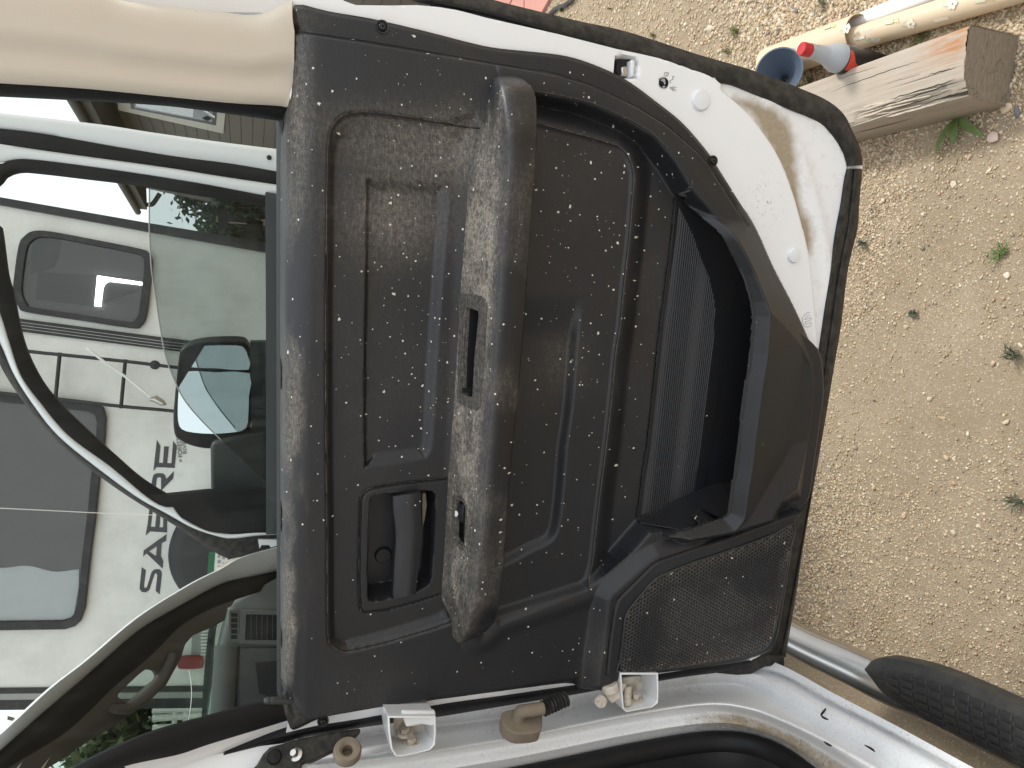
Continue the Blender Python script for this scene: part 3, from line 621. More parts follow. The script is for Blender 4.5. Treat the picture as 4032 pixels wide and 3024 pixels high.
# edge of the trim panel, turned back to the shell
mb = MB(); oo = resamp(rnd(out_st, 3), 260); ij = lambda a, b: (np.clip(((a - S[0, 0]) / cell).astype(int), 0, S.shape[0] - 1), np.clip(((b - T[0, 0]) / cell).astype(int), 0, S.shape[1] - 1))
hi_, hj_ = ij(oo[:, 0], oo[:, 1]); hh = np.minimum(H[hi_, hj_], .02)
ed = []
for (s_, t_), h_ in zip(oo, hh):
    b_ = RD.p0 + s_ * RD.e1 + np.array([0, 0, t_]); ed += [b_ + DN * h_, b_ + DN * min(h_ - .012, -.013)]
VE = np.array(ed); FE = [(2 * i, 2 * ((i + 1) % 260), 2 * ((i + 1) % 260) + 1, 2 * i + 1) for i in range(260)]
panel_obj('panel_edge', VE, FE, RDOOR, .1, 0)

# ---- seams between the mouldings: dark gaps with a fine raised edge, paled to paint its highlight
def seam(pts, h, closed=False, off=.0016, r=.0008, edge=True, m=6):
    P = cr(stp(pts, h), m, closed); P = resamp(P, max(30, int(np.linalg.norm(np.diff(P, axis=0), axis=1).sum() / .004)))
    d = np.gradient(P, axis=0); d /= np.linalg.norm(d, axis=1)[:, None] + 1e-9; nrm = np.stack([-d[:, 1], d[:, 0]], 1)
    hh_ = np.maximum(np.maximum(hs_at(P), hs_at(P + nrm * .002)), hs_at(P - nrm * .002)); w_ = lambda Q, h_: RD.p0 + Q[:, 0:1] * RD.e1 + Q[:, 1:2] * np.array([0, 0, 1.0]) + h_[:, None] * DN
    q = MB(); tube(q, w_(P, hh_ - r * .3), r, 6, not closed); q.build('seam_gap', M['dark'], RDOOR)
    if edge:
        q = MB(); Q = P + nrm * off; tube(q, w_(Q, np.maximum(hs_at(Q), hh_ - .004) - r * .2), r * .9, 6, not closed); panel_obj('seam_edge', np.array(q.V), q.F, RDOOR, .35, .0)
seam([(1892,504)] + A_ins[1:22], HB, off=-.0017)
seam(A_line3[1:18], .004, off=.0016, r=.0007)
seam([(2103,365),(2200,382),(2300,404),(2363,428),(2471,477),(2560,530),(2620,590)], HB * .8, off=.0015, r=.0005)
seam(A_bez[1:13], .006, off=-.0015, r=.0007)
seam(A_spkbez[:9], HG, off=.0016, r=.0007, edge=False)
seam(A_crease[1:14], HB * .6, off=.0012, r=.0006, edge=False)
seam(A_pock_top, -.018, off=.0012, r=.0009, edge=False)

# ---- armrest
def hlerp(a, b, t): return (a[0] * (1 - t) + b[0] * t, a[1] * (1 - t) + b[1] * t)
AR = [((1948,293),(1960,292),(1990,293),0),((1924,312),(1968,314),(2062,316),.55),((1911,370),(1981,370),(2106,375),.85),((1895,504),(1994,504),(2112,504),1),((1854,597),(1995,597),(2110,597),1),((1840,705),(1990,705),(2104,705),1),((1827,900),(1973,900),(2087,900),1),((1811,1144),(1957,1144),(2072,1144),1),((1789,1524),(1932,1524),(2042,1524),1),((1773,1750),(1915,1750),(2020,1750),1),((1759,1944),(1898,1944),(2002,1944),1),((1746,2200),(1872,2200),(1984,2200),1),((1738,2340),(1857,2345),(1968,2348),1),((1765,2421),(1840,2432),(1948,2435),.95),((1771,2495),(1822,2505),(1900,2488),.7),((1788,2535),(1806,2541),(1830,2532),.0)]
rows = []
for (a, b, c, k_) in AR:
    hb = .003
    sec = [(a, hb), (hlerp(a, b, .42), hb + .034 * k_), (hlerp(a, b, .8), hb + .060 * k_), (b, hb + .070 * k_), (hlerp(b, c, .16), hb + .0745 * k_), (hlerp(b, c, .5), hb + .075 * k_), (hlerp(b, c, .85), hb + .071 * k_), (c, hb + .062 * k_)]
    P = [RD.pt(p[0], p[1], h_) for p, h_ in sec]
    q = P[-1] - DN * (.03 * k_) + np.array([0, 0, .006 * k_]); P += [q, q - DN * (.050 * k_) + np.array([0, 0, .012 * k_])]
    rows.append(P)
rows = np.array(rows); nst = len(rows)
fine = np.array([cr(rows[:, j], 22) for j in range(rows.shape[1])]).transpose(1, 0, 2)
fine = np.array([cr(r_, 6) for r_ in fine]); na, nb = fine.shape[:2]
FA = grid_faces(na, nb, True) + [tuple(range(nb)), tuple((na - 1) * nb + j for j in range(nb))]
VA = fine.reshape(-1, 3)
def atop(x, y):
    """point of the armrest's upper face at a pixel"""
    ys = [r_[0][1] for r_ in AR]; i = max(0, min(len(AR) - 2, int(np.searchsorted(ys, y)) - 1)); t = (y - ys[i]) / (ys[i + 1] - ys[i])
    a = AR[i][0][0] * (1 - t) + AR[i + 1][0][0] * t; b = AR[i][1][0] * (1 - t) + AR[i + 1][1][0] * t
    v = (x - a) / (b - a); return RD.pt(x, y, .003 + float(np.interp(v, [0, .42, .8, 1], [0, .034, .060, .070])))
hole_px = [(1834,1206),(1893,1226),(1875,1400),(1866,1568),(1818,1546),(1822,1400)]
sw_px = [(1795,1962),(1826,1974),(1838,1998),(1832,2140),(1822,2152),(1790,2122),(1792,2030)]
def to_px(P):
    d = np.asarray(P) - C0; zc = d[..., 1] * cp - d[..., 2] * sp; return np.stack([2016 + FOC * (-d[..., 1] * sp - d[..., 2] * cp) / zc, 1512 - FOC * d[..., 0] / zc], -1)
fc_ = VA[np.array(FA[:-2])].mean(1); pxc = to_px(fc_); up_ok = (np.arange(len(FA) - 2) % nb) < 30
def grow(px, k_): c_ = np.mean(px, 0); return [tuple(c_ + (np.array(p) - c_) * k_) for p in px]
inh = (sdf(np.array(grow(hole_px, 1.10)), pxc[:, 0], pxc[:, 1], 30) > 0) | (sdf(np.array(grow(sw_px, 1.08)), pxc[:, 0], pxc[:, 1], 30) > 0)
FA = [f_ for f_, d_ in zip(FA[:-2], inh & up_ok) if not d_] + FA[-2:]
dd = (VA - RD.p0) @ DN; ss_ = (VA - RD.p0) @ RD.e1; zt = np.interp(ss_, [RD.pt(1832, 2505, .06) @ RD.e1 - RD.p0 @ RD.e1, RD.pt(1968, 330, .06) @ RD.e1 - RD.p0 @ RD.e1], [RD.pt(1832, 2505, .06)[2], RD.pt(1968, 330, .06)[2]])
topm = ss(VA[:, 2] - zt + .020, .022)
topm = topm * (.25 + .75 * ss(.0715 - dd, .014)); da = topm * (.30 + .35 * ss(fbm(ss_ * 1.0, dd * 3, 16, 9) - .42, .2) + .75 * np.exp(-((ss_ - .16) / .13) ** 2) + .3 * np.exp(-((ss_ + .1) / .2) ** 2) - .35 * ss(ss_ - .30, .06)) + .14 * (1 - topm) * ss(fbm(ss_, VA[:, 2], 12, 3) - .4, .3)
ARM = panel_obj('armrest', VA, FA, RDOOR, np.clip(da * 1.45, 0, 1.5) * (.62 + .5 * ss(fbm(ss_, dd * 2 + VA[:, 2], 40, 19) - .36, .3)), .55 + 0 * da, 40)
def pit(name, px, dn):
    I_ = [atop(*p) + np.array([0, 0, .0002]) for p in resamp(np.array(px + px[:1]), 31)[:-1]]; q = MB(); n = len(I_); lo_ = [p + np.array([0, 0, -dn]) - DN * .004 for p in I_]
    q.add(I_ + lo_, [(i, (i + 1) % n, n + (i + 1) % n, n + i) for i in range(n)] + [tuple(range(n, 2 * n))]); q.build(name, M['dark'], RDOOR, False)
# pull cup and window switch set in the armrest
def ring(name, outer, inner, lift, m, parent):
    q = MB(); n = len(outer); O_ = [atop(*p) for p in outer]; I_ = [atop(*p) for p in inner]; up3 = np.array([0, 0, 1.0])
    V = [p - up3 * .004 for p in O_] + [p + up3 * lift for p in O_] + [p + up3 * lift for p in I_] + [p - up3 * .006 for p in I_]
    q.add(V, [(k_ * n + i, k_ * n + (i + 1) % n, (k_ + 1) * n + (i + 1) % n, (k_ + 1) * n + i) for k_ in range(3) for i in range(n)])
    o = panel_obj(name, np.array(q.V), q.F, parent, .42, .2, 40); return o
po = resamp(np.array([(1814,1158),(1870,1160),(1908,1168),(1922,1192),(1912,1380),(1896,1600),(1886,1618),(1845,1604),(1808,1584),(1806,1560),(1812,1380),(1812,1180),(1814,1158)]), 41)[:-1]
pi_ = resamp(np.array(hole_px + hole_px[:1]), 41)[:-1]
po = np.roll(po, -int(np.argmin(np.hypot(*(po - pi_[0] - (-10, -40)).T))), 0)
ring('pull_cup', po, pi_, .0022, M['panel'], RDOOR)
so_ = resamp(np.array([(1786,1952),(1812,1954),(1832,1968),(1841,1990),(1838,2080),(1832,2155),(1824,2168),(1784,2124),(1783,2040),(1786,1952)]), 31)[:-1]
si_ = resamp(np.array(sw_px + sw_px[:1]), 31)[:-1]
ring('switch_bezel', so_, si_, .0016, M['panel'], RDOOR)
mb = MB(); prism(mb, [atop(x, y) + np.array([0, 0, z_]) for x, y, z_ in ((1797,1982,-.002),(1815,1986,-.003),(1817,2040,-.001),(1810,2062,-.004),(1794,2050,-.004),(1792,2015,-.001))], None, world=True, vec=(0, 0, -.008))
pit('pull_cup_well', hole_px, .04); pit('switch_well', sw_px, .012)
SW = bev(mb.build('window_switch', M['black'], RDOOR), .0008)
mb = MB(); prism(mb, [atop(x, y) + np.array([0, 0, .0004]) for x, y in ((1790,2013),(1796,2011),(1802,2020),(1801,2030),(1796,2035),(1789,2027))], None, world=True, vec=(0, 0, -.0012)); mb.build('window_symbol', M['offwhite'], RDOOR)

# ---- pull handle: a bowed strap across its recess
mb = MB(); Lq = [(1548,1955),(1549,2000),(1556,2060),(1560,2120),(1556,2188),(1548,2324),(1550,2362)]; Rq = [(1656,1939),(1659,2080),(1654,2160),(1648,2242),(1637,2337)]
Lq[0] = (1548, 1955)
ribbon(mb, Lq, Rq, RD, (.008, .016), .010, .006, 24, 7); HD = mb.build('door_handle', M['panel'], RDOOR); paint(HD, .03, .1, unfold(np.array(mb.V)))
mb = MB(); c_ = RD.pt(1510, 2190, -.030); lathe(mb, [(0, .0), (.010, .0), (.0115, -.002), (.0115, -.01)], c_, DN, 20); mb.build('screw_cap', M['black'], RDOOR)
mb = MB(); prism(mb, [(1663,1945),(1676,1942),(1680,1990),(1672,2045),(1664,2075)], RD, -.004, .02); mb.build('handle_pivot', M['rust'], RDOOR)

# ---- speaker grille: a sheet with real holes
gp = stp(A_grille, HG); pitch = .0060; hexs = []
xs = np.arange(gp[:, 0].min(), gp[:, 0].max(), pitch); ys = np.arange(gp[:, 1].min(), gp[:, 1].max(), pitch * .866)
cx = np.concatenate([xs + (pitch / 2 if j % 2 else 0) for j in range(len(ys))]); cy = np.repeat(ys, len(xs))
e_ = sdf(rnd(gp, 2), cx, cy); kk = e_ > .0005; cx, cy, e_ = cx[kk], cy[kk], e_[kk]
an = np.pi / 6 + np.arange(6) * np.pi / 3; ro = pitch / math.sqrt(3); ri = np.where(e_ > .003, .0020, .0001)
VO = np.stack([cx[:, None] + ro * np.cos(an), cy[:, None] + ro * np.sin(an)], -1); VI = np.stack([cx[:, None] + ri[:, None] * np.cos(an), cy[:, None] + ri[:, None] * np.sin(an)], -1)
A2 = np.concatenate([VO, VI, VI], 1); hz = np.concatenate([np.zeros((len(cx), 6)), np.full((len(cx), 6), .0003), np.full((len(cx), 6), -.0018)], 1)
def bulge(a, b): return .002 * ss(sdf(rnd(gp, 2), a, b), .03)
hz = hz + HG + .0005 + bulge(A2[..., 0].ravel(), A2[..., 1].ravel()).reshape(hz.shape)
Vg = RD.p0 + A2[..., 0:1] * RD.e1 + A2[..., 1:2] * np.array([0, 0, 1.0]) + hz[..., None] * DN
b6 = [(i, (i + 1) % 6, 6 + (i + 1) % 6, 6 + i) for i in range(6)] + [(6 + i, 6 + (i + 1) % 6, 12 + (i + 1) % 6, 12 + i) for i in range(6)]
Fg = (np.array(b6)[None] + (np.arange(len(cx)) * 18)[:, None, None]).reshape(-1, 4)
GRL = obj('speaker_grille', Vg.reshape(-1, 3), Fg, M['panel'], RDOOR, False); gd = np.concatenate([np.ones((len(cx), 6)), np.full((len(cx), 6), .15), np.zeros((len(cx), 6))], 1) * (.35 + 1.5 * ss(fbm(cx, cy, 14, 31) - .40, .22) + 1.2 * ss(.03 - e_, .03))[:, None]
paint(GRL, gd.ravel() * .20, .25, unfold(Vg.reshape(-1, 3)))

q = MB(); rp = resamp(np.vstack([rnd(gp, 3), rnd(gp, 3)[:1]]), 160)[:-1]; rp3 = [RD.p0 + a_ * RD.e1 + np.array([0, 0, b_]) + DN * (HG + .0003) for a_, b_ in rp]; tube(q, rp3 + rp3[:2], .0016, 8, False); panel_obj('grille_rim', np.array(q.V), q.F, RDOOR, .1, .0)
# ---- screws, plugs, latch, lock knob
def screw(x, y, pl, h, r=.0052):
    q = MB(); lathe(q, [(r * 1.5, -.001), (r * 1.45, .0015), (r * 1.1, .0012), (r, -.004), (r * .98, .001), (r * .7, .003), (r * .25, .0032), (r * .2, .001), (0, .001)], pl.pt(x, y, h), pl.n, 20)
    q.build('screw', M['black'], RDOOR)
screw(1505, 106, RD, .000); screw(2806, 634, RD, .000); screw(1272, 2840, RD, .003)
for (x, y, r) in ((2757, 395, .0145), (3123, 1006, .0115)):
    q = MB(); lathe(q, [(r, -.004), (r, .002), (r * .86, .0045), (r * .5, .0052), (0, .0054)], RD.pt(x, y, HSH), DN, 28); q.build('body_plug', M['white'], RDOOR)
q = MB(); lathe(q, [(.0068, .0012), (.0060, .0012), (.0057, -.007), (0, -.007)], RD.pt(2613, 327, HSH), DN, 24); q.build('access_hole', M['dark'], RDOOR)
q = MB(); prism(q, [(2428,234),(2486,234),(2484,300),(2434,294),(2426,278)], RD, HSH - .010, .012); LAT = q.build('door_latch', M['dark'], RDOOR)
q = MB(); prism(q, [(2446,262),(2476,258),(2474,300),(2450,298)], RD, HSH - .006, .015); bev(q.build('latch_claw', M['metal'], RDOOR), .002)
q = MB(); prism(q, [(2484,236),(2497,234),(2503,246),(2498,300),(2486,302)], RD, HSH + .001, .02); bev(q.build('latch_plate', M['white'], RDOOR), .002)
# stamped marks
def mark(lines, r=.0005, h=HSH + .0003):
    q = MB()
    for ln in lines: tube(q, [RD.pt(x, y, h) for x, y in cr(ln, 4)], r, 6)
    return q
mk = mark([[(2617,295),(2616,288),(2622,285),(2632,287),(2630,296),(2624,300),(2617,298)],[(2625,287),(2625,299)],[(2650,300),(2647,307),(2651,311),(2645,314),(2638,317),(2637,323),(2642,326)],[(2656,302),(2648,300)],[(2652,337),(2647,345),(2639,342),(2639,348),(2646,352),(2651,359)],[(2646,347),(2663,344)],[(2647,350),(2662,356)]])
mk.build('stamped_mark', M['rvgrey'], RDOOR)
mk = mark([[(3189,1230),(3180,1231),(3172,1236),(3164,1244),(3160,1256),(3160,1270),(3166,1282),(3175,1287),(3186,1286),(3193,1280),(3195,1273),(3190,1269),(3185,1275),(3178,1276),(3171,1272),(3170,1268)],[(3189,1241),(3180,1243),(3170,1254),(3169,1258),(3192,1250)],[(3194,1252),(3195,1258),(3185,1262),(3170,1268)]], .0004); mk.build('stamped_logo', M['rvgrey'], RDOOR)
q = MB(); k0 = RF.pt(1144, 2759, .004); k1 = RF.pt(1040, 2759, .004); ax = (k1 - k0) / np.linalg.norm(k1 - k0)
Lk = np.linalg.norm(k1 - k0); lathe(q, [(.0052, -.01), (.005, 0), (.0048, Lk * .66), (.0041, Lk * .67), (.0048, Lk * .69), (.0041, Lk * .73), (.0048, Lk * .75), (.0041, Lk * .79), (.0046, Lk * .81), (.0044, Lk * .92), (.0028, Lk * .99), (0, Lk)], k0, ax, 18); q.build('lock_knob', M['greyplastic'], RDOOR)

# ---- window frame of the rear door: beige upper trim, runs, glass
BT = [(-60,-120),(300,-60),(477,0),(705,27),(868,46),(960,58),(1000,56),(1022,42),(1060,10),(1120,-6),(1153,-4)]
rowp = []
edge0 = resamp(cr(BT), 60); edge1 = resamp(cr([(-60,316),(0,321),(325,342),(651,374),(868,396),(1040,410),(1134,418)]), 60)
endx = np.interp(np.linspace(0, 1, 9), [0, .25, .6, .82, 1], [1153, 1156, 1160, 1153, 1134])
Vb = []; NB = 14
for i in range(60):
    for j in range(NB):
        v = j / (NB - 1); p = edge0[i] * (1 - v) + edge1[i] * v
        xm = np.interp(v, [0, .22, .25, .75, .84, 1], [1151, 1152, 1160, 1157, 1146, 1134]); p = np.array([min(p[0] + (xm - p[0]) * ss((p[0] - 950) / 1.0, 200), xm) if p[0] > 950 else p[0], p[1]])
        hgt = np.interp(v, [0, .08, .2, .55, .68, .76, .9, 1], [-.004, .010, .014, .016, .008, .007, .010, .002])
        Vb.append(RF.pt(p[0], p[1], hgt))
nfr = len(Vb); Vb = np.array(Vb); Vb = np.vstack([Vb, Vb - RF.n * .016])
Fb = grid_faces(60, NB) + [tuple(nfr + k_ for k_ in f_[::-1]) for f_ in grid_faces(60, NB)]
for i in range(59): Fb += [(i * NB, (i + 1) * NB, nfr + (i + 1) * NB, nfr + i * NB), (i * NB + NB - 1, nfr + i * NB + NB - 1, nfr + (i + 1) * NB + NB - 1, (i + 1) * NB + NB - 1)]
for j in range(NB - 1): Fb += [(59 * NB + j, 59 * NB + j + 1, nfr + 59 * NB + j + 1, nfr + 59 * NB + j)]
BTo = obj('upper_trim', Vb, Fb, M['beige'], RDOOR, True, 60); fix(BTo.data); BTo.data.set_sharp_from_angle(angle=math.radians(60))
q = MB(); ribbon(q, [(-80,300),(0,305),(325,328),(651,360),(868,384),(1132,410)], [(-80,368),(0,370),(347,388),(651,407),(868,434),(1128,470)], RF, (-.012, -.018), .02, .006, 40, 5); q.build('glass_run', M['rubber_clean'], RDOOR)
# painted frame beyond the beige trim (rear edge of the door) and its front leg
q = MB(); ribbon(q, [(400,-160),(1000,-160),(1200,-120),(1420,-60)], [(400,-20),(700,36),(1030,50),(1300,50)], RF, -.022, .03, .002, 24, 4); q.build('window_frame', M['white'], RDOOR)
q = MB(); ribbon(q, [(200,3080),(350,2992),(586,2889),(814,2824),(976,2780),(1118,2756)], [(330,3090),(483,3020),(700,2972),(814,2934),(1031,2868),(1136,2836)], RF, (.0, .002), .004, .004, 40, 6); q.build('frame_trim', M['rubber_clean'], RDOOR)
q = MB(); ribbon(q, [(483,3016),(700,2968),(814,2930),(1031,2864),(1150,2830)], [(600,3085),(700,3040),(950,2958),(1031,2936),(1150,2900)], RF, (-.012, -.02), .03, .004, 30, 5); q.build('window_frame', M['white'], RDOOR)
q = MB(); prism(q, [(-120,360),(600,400),(1135,440),(1135,2770),(980,2790),(700,2870),(300,3020),(-120,3200)], RF, -.030, .004); WG = q.build('window_glass', M['glass_rear'], RDOOR, False)
q = MB(); ribbon(q, [(1104,470),(1104,1500),(1104,2760)], [(1140,470),(1140,1500),(1142,2770)], RF, (-.026, -.010), .02, .0, 20, 3); q.build('sill_wiper', M['dark'], RDOOR)
q = MB(); cb = [RF.pt(x, y, -.024) for x, y in cr([(-60,1998),(150,2008),(330,2017),(480,2024),(610,2028)], 6)]; tube(q, cb, .0004, 5); tag(q.build('cobweb_strand', M['offwhite']), 'long pale cobweb strand crossing the big trailer window', 'cobweb'); q = MB()
cbw = [RF.pt(x, y, -.022) for x, y in cr([(744,2640),(752,2690),(754,2740),(748,2800),(736,2860)], 6)]; tube(q, cbw, .0004, 5); tag(q.build('cobweb_strand', M['offwhite']), 'short pale cobweb strand hanging in front of the windscreen view', 'cobweb')

# ---- weatherstrips of the rear door
q = MB()
ribbon(q, [(1500,-60),(1643,2),(1780,28),(1914,65),(2200,144),(2428,203),(2504,228),(2634,260),(2715,288),(2775,315),(2824,325),(2889,336),(3003,385),(3122,434),(3231,477),(3280,521),(3318,575),(3339,624),(3346,655)],
       [(1800,-50),(1946,0),(2185,60),(2300,87),(2471,125),(2742,212),(2965,277),(3149,347),(3258,396),(3323,450),(3356,515),(3388,586),(3397,650)], RD, (-.022, -.030), .006, .008, 110, 9)
q.build('weatherstrip', M['rubber'], RDOOR)
q = MB(); ribbon(q, [(1700,14),(1914,62),(2200,141),(2428,200)], [(1710,0),(1914,34),(2120,92),(2380,178)], RD, (-.018, -.02), .02, .003, 40, 4); q.build('weatherstrip_lip', M['rubber_clean'], RDOOR)
q = MB(); ribbon(q, [(3344,664),(3334,705),(3318,814),(3301,900),(3274,1063),(3247,1280),(3225,1440),(3212,1600),(3184,1800),(3156,1975),(3108,2188),(3070,2378),(3040,2514),(3012,2574)],
       [(3360,664),(3352,760),(3334,900),(3300,1080),(3270,1280),(3248,1440),(3228,1600),(3205,1800),(3188,1975),(3150,2188),(3112,2378),(3086,2514),(3070,2575)], RD, (-.020, -.026), .02, .003, 70, 5); q.build('weatherstrip_lip', M['rubber'], RDOOR)
q = MB(); ribbon(q, [(3358,664),(3350,760),(3332,900),(3298,1080),(3268,1280),(3246,1440),(3226,1600),(3203,1800),(3186,1975),(3148,2188),(3110,2378),(3084,2514),(3066,2585)],
       [(3396,664),(3383,814),(3377,900),(3339,1063),(3312,1280),(3285,1442),(3258,1605),(3225,1800),(3204,1917),(3166,2134),(3133,2351),(3106,2514),(3094,2588)], RD, (-.028, -.034), .006, .008, 70, 7); q.build('weatherstrip', M['rubber'], RDOOR)
q = MB(); prism(q, [(2927,2612),(3030,2582),(3092,2588),(3092,2626),(3014,2628),(2959,2658),(2905,2662),(2813,2653)], RD, -.014, .03); bev(q.build('seal_corner', M['rubber'], RDOOR), .004)
q = MB(); prism(q, [(3346,648),(3398,646),(3398,668),(3346,668)], RD, -.03, .02); bev(q.build('seal_clip', M['offwhite'], RDOOR), .002)
q = MB(); ribbon(q, [(880,2970),(1031,2920),(1133,2895),(1255,2867),(1400,2844),(1500,2826),(1756,2780),(2011,2744),(2299,2702),(2490,2680),(2700,2650),(2860,2624),(2960,2606)],
       [(880,2985),(1062,2940),(1184,2907),(1400,2869),(1500,2854),(1717,2824),(1883,2797),(2050,2769),(2250,2737),(2368,2716),(2490,2699),(2700,2665),(2850,2645),(2960,2622)], RD, (-.004, -.016), .02, .004, 90, 5); q.build('hinge_seal', M['rubber_clean'], RDOOR)

# ---- body of the pickup round the hinges: pillar running down into the sill
R0 = [(1200,2800),(1500,2720),(2000,2640),(2500,2580),(2900,2560),(3092,2628),(3300,2740),(3550,2872),(3819,3019),(4032,3135),(4300,3280)]
R1 = [(1190,2890),(1500,2820),(2000,2750),(2500,2680),(2850,2635),(3046,2650),(3250,2758),(3472,2870),(3740,3019),(3950,3140),(4200,3280)]
R2 = [(1190,2950),(1500,2890),(2000,2825),(2500,2735),(2800,2695),(2960,2715),(3150,2825),(3350,2935),(3600,3075),(3800,3195),(4050,3345)]
R3 = [(1190,3010),(1500,2985),(2000,2905),(2500,2805),(2790,2765),(2960,2785),(3100,2838),(3231,2900),(3400,2992),(3600,3110),(3850,3260)]
R4 = [(1190,3040),(1500,3020),(2000,2945),(2500,2850),(2780,2815),(2920,2825),(3050,2868),(3180,2935),(3330,3030),(3500,3140),(3750,3300)]
R5 = [(1190,3150),(1500,3110),(2000,3030),(2500,2925),(2750,2882),(2890,2879),(3000,2902),(3100,2950),(3200,3024),(3330,3130),(3500,3300)]
xs5 = (-.498, -.508, -.530, -.522, -.556, -.598)
mid = lambda a, b, t: [(p[0] * (1 - t) + r_[0] * t, p[1] * (1 - t) + r_[1] * t) for p, r_ in zip(a, b)]
RR = [(R0, -.498), (mid(R0, R1, .7), -.501), (R1, -.513), (mid(R1, R2, .25), -.511), (mid(R1, R2, .7), -.527), (R2, -.540), (mid(R2, R3, .55), -.540), (mid(R2, R3, .85), -.528), (R3, -.522), (mid(R3, R4, .3), -.528), (mid(R3, R4, .7), -.552), (R4, -.562), (mid(R4, R5, .5), -.572), (R5, -.598)]
Lf = []
for pxs, X in RR: Lf.append(cr([onX(x, y, X) for x, y in pxs], 10))
Lf = np.array(Lf); nr, nc = Lf.shape[:2]
under = Lf[0] + np.array([-.11, 0, -.10]); inner = Lf[-1] + np.array([-.08, 0, -.03])
Lf = np.concatenate([under[None], Lf, inner[None]]); nr += 2
Lf2 = np.array([cr(Lf[:, j], 3) for j in range(nc)]); na, nb = Lf2.shape[:2]
BODY = obj('body_side', Lf2.reshape(-1, 3), grid_faces(na, nb), M['shell'], TRUCK, True, 50)
fi, fj = np.meshgrid(np.linspace(0, 1, na), np.linspace(0, 1, nb), indexing='ij')
VL = Lf2.reshape(-1, 3); dB = (.85 * ss(fj - .72, .1) * ss(.95 - fj, .05) * ss(fi - .30, .2) * (1 - .3 * ss(fi - .75, .2)) + .06 + .45 * np.exp(-((fj - .16) / .04) ** 2) * ss(fi - .45, .1)).ravel()
for c6, rd in (((onX(1960, 2850, -.53)), .05), (onX(2250, 2770, -.53), .05), (onX(2700, 2700, -.53), .06)): dB = dB + .30 * np.exp(-(np.linalg.norm(VL - c6, axis=1) / rd) ** 2)
for nm, v in (('dirt', dB), ('speck', .35 + .8 * ss(dB - .3, .3))):
    a = BODY.data.attributes.new(nm, 'FLOAT', 'POINT'); a.data.foreach_set('value', v.astype(np.float32))
q = MB(); prism(q, [(400,3150),(600,3040),(800,2982),(960,2946),(1210,2915),(1215,3160),(400,3300)], Pl((-.497, .99, 1), (.62, -.78, 0)), -.002, .02); q.build('pillar_panel', M['white'], TRUCK, False)
# rubber seal round the rear opening, sill plate and dark cabin behind it
q = MB(); tube(q, cr([onX(x, y + 42, -.607) for x, y in R5], 8), .0165, 16); q.build('opening_seal', M['rubber_clean'], TRUCK)
q = MB(); ribbon_pts = np.array([cr([onX(x, y + dy, X) for x, y in R5], 8) for dy, X in ((70, -.62), (160, -.66), (300, -.75), (500, -.95))]); q.add(ribbon_pts.reshape(-1, 3), grid_faces(*ribbon_pts.shape[:2])); q.build('sill_plate', M['black'], TRUCK)
# paint chips and scratches on the sill
for pts in ([(3257,2786),(3240,2808),(3232,2818)], [(3231,2814),(3240,2826),(3252,2832),(3262,2836)], [(3404,2936),(3430,2950),(3444,2962)], [(3244,2922),(3262,2934),(3276,2940)]):
    q = MB(); tube(q, [onX(x, y, -.5135 if y < 2850 else -.522) + np.array([.0015, -.001, .001]) for x, y in cr(pts, 4)], [.0006 + .0012 * math.sin(math.pi * i / (4 * (len(pts) - 1))) for i in range(4 * (len(pts) - 1) + 1)], 6); q.build('paint_chip', M['dark'], TRUCK)
# filler rubber in the shut gap with its round buffer
HPx = Pl((-.488, .98, 1), (.55, -.83, 0))
q = MB(); prism(q, [(960,3060),(1012,3010),(1036,2968),(1062,2942),(1184,2906),(1320,2880),(1420,2866),(1420,2886),(1357,2934),(1300,2962),(1240,2992),(1190,3006),(1184,3060)], HPx, .002, .03); bev(q.build('gap_seal', M['rubber'], TRUCK), .006, 3)
q = MB(); lathe(q, [(.0, .007), (.0075, .006), (.009, .003), (.009, -.004)], HPx.pt(1080, 2982, .002), HPx.n, 24); q.build('door_buffer', M['rubber_clean'], TRUCK)
q = MB(); lathe(q, [(.0, .012), (.004, .012), (.0045, .004), (.0085, .002), (.0085, -.004)], HPx.pt(1168, 2972, .004), np.array([.6, -.6, .4]), 16); q.build('seal_clip', M['metal'], TRUCK)
# rubber grommet
GP = Pl((-.503, .95, 1.2), (.80, -.60, 0))
q = MB(); lathe(q, [(.0185, -.006), (.0185, .002), (.016, .006), (.011, .006), (.0072, .002), (.0065, -.012), (0, -.012)], GP.pt(1368, 2957, .004), GP.n, 28); q.build('rubber_grommet', M['rust'], TRUCK)
# hinges: folded steel brackets with bolts
def bracket(px, t_in, Y, deep, name):
    pl = Pl((0, Y, 0), (0, -1, 0)); O_ = [pl.pt(*p) for p in px]; c_ = np.mean(O_, 0); n = len(O_)
    I_ = [c_ + (p - c_) * t_in for p in O_]; d_ = np.array([0, deep, 0.0]); q = MB()
    V = O_ + I_ + [p + d_ for p in I_] + [p + d_ for p in O_]
    q.add(V, [(k_ * n + i, k_ * n + (i + 1) % n, ((k_ + 1) % 4) * n + (i + 1) % n, ((k_ + 1) % 4) * n + i) for k_ in range(4) for i in range(n)])
    o = bev(q.build(name, M['white'], TRUCK, sharp=45), .0012); return o
def bolt(o, c_, ax, r, hgt):
    q = MB(); lathe(q, [(0, 0), (r * 1.75, 0), (r * 1.75, .0018), (r * 1.5, .003), (r * 1.02, .003)], c_, ax, 20); lathe(q, [(r, .003), (r, hgt), (r * .86, hgt + .0012), (0, hgt + .0012)], c_, ax, 6); q.build('bolt', M['hinge'], o, sharp=25)
H1 = bracket([(1527,2820),(1530,2880),(1540,2950),(1556,2978),(1580,2980),(1640,2968),(1695,2954),(1714,2934),(1718,2880),(1716,2820)], .92, .935, .055, 'door_hinge')
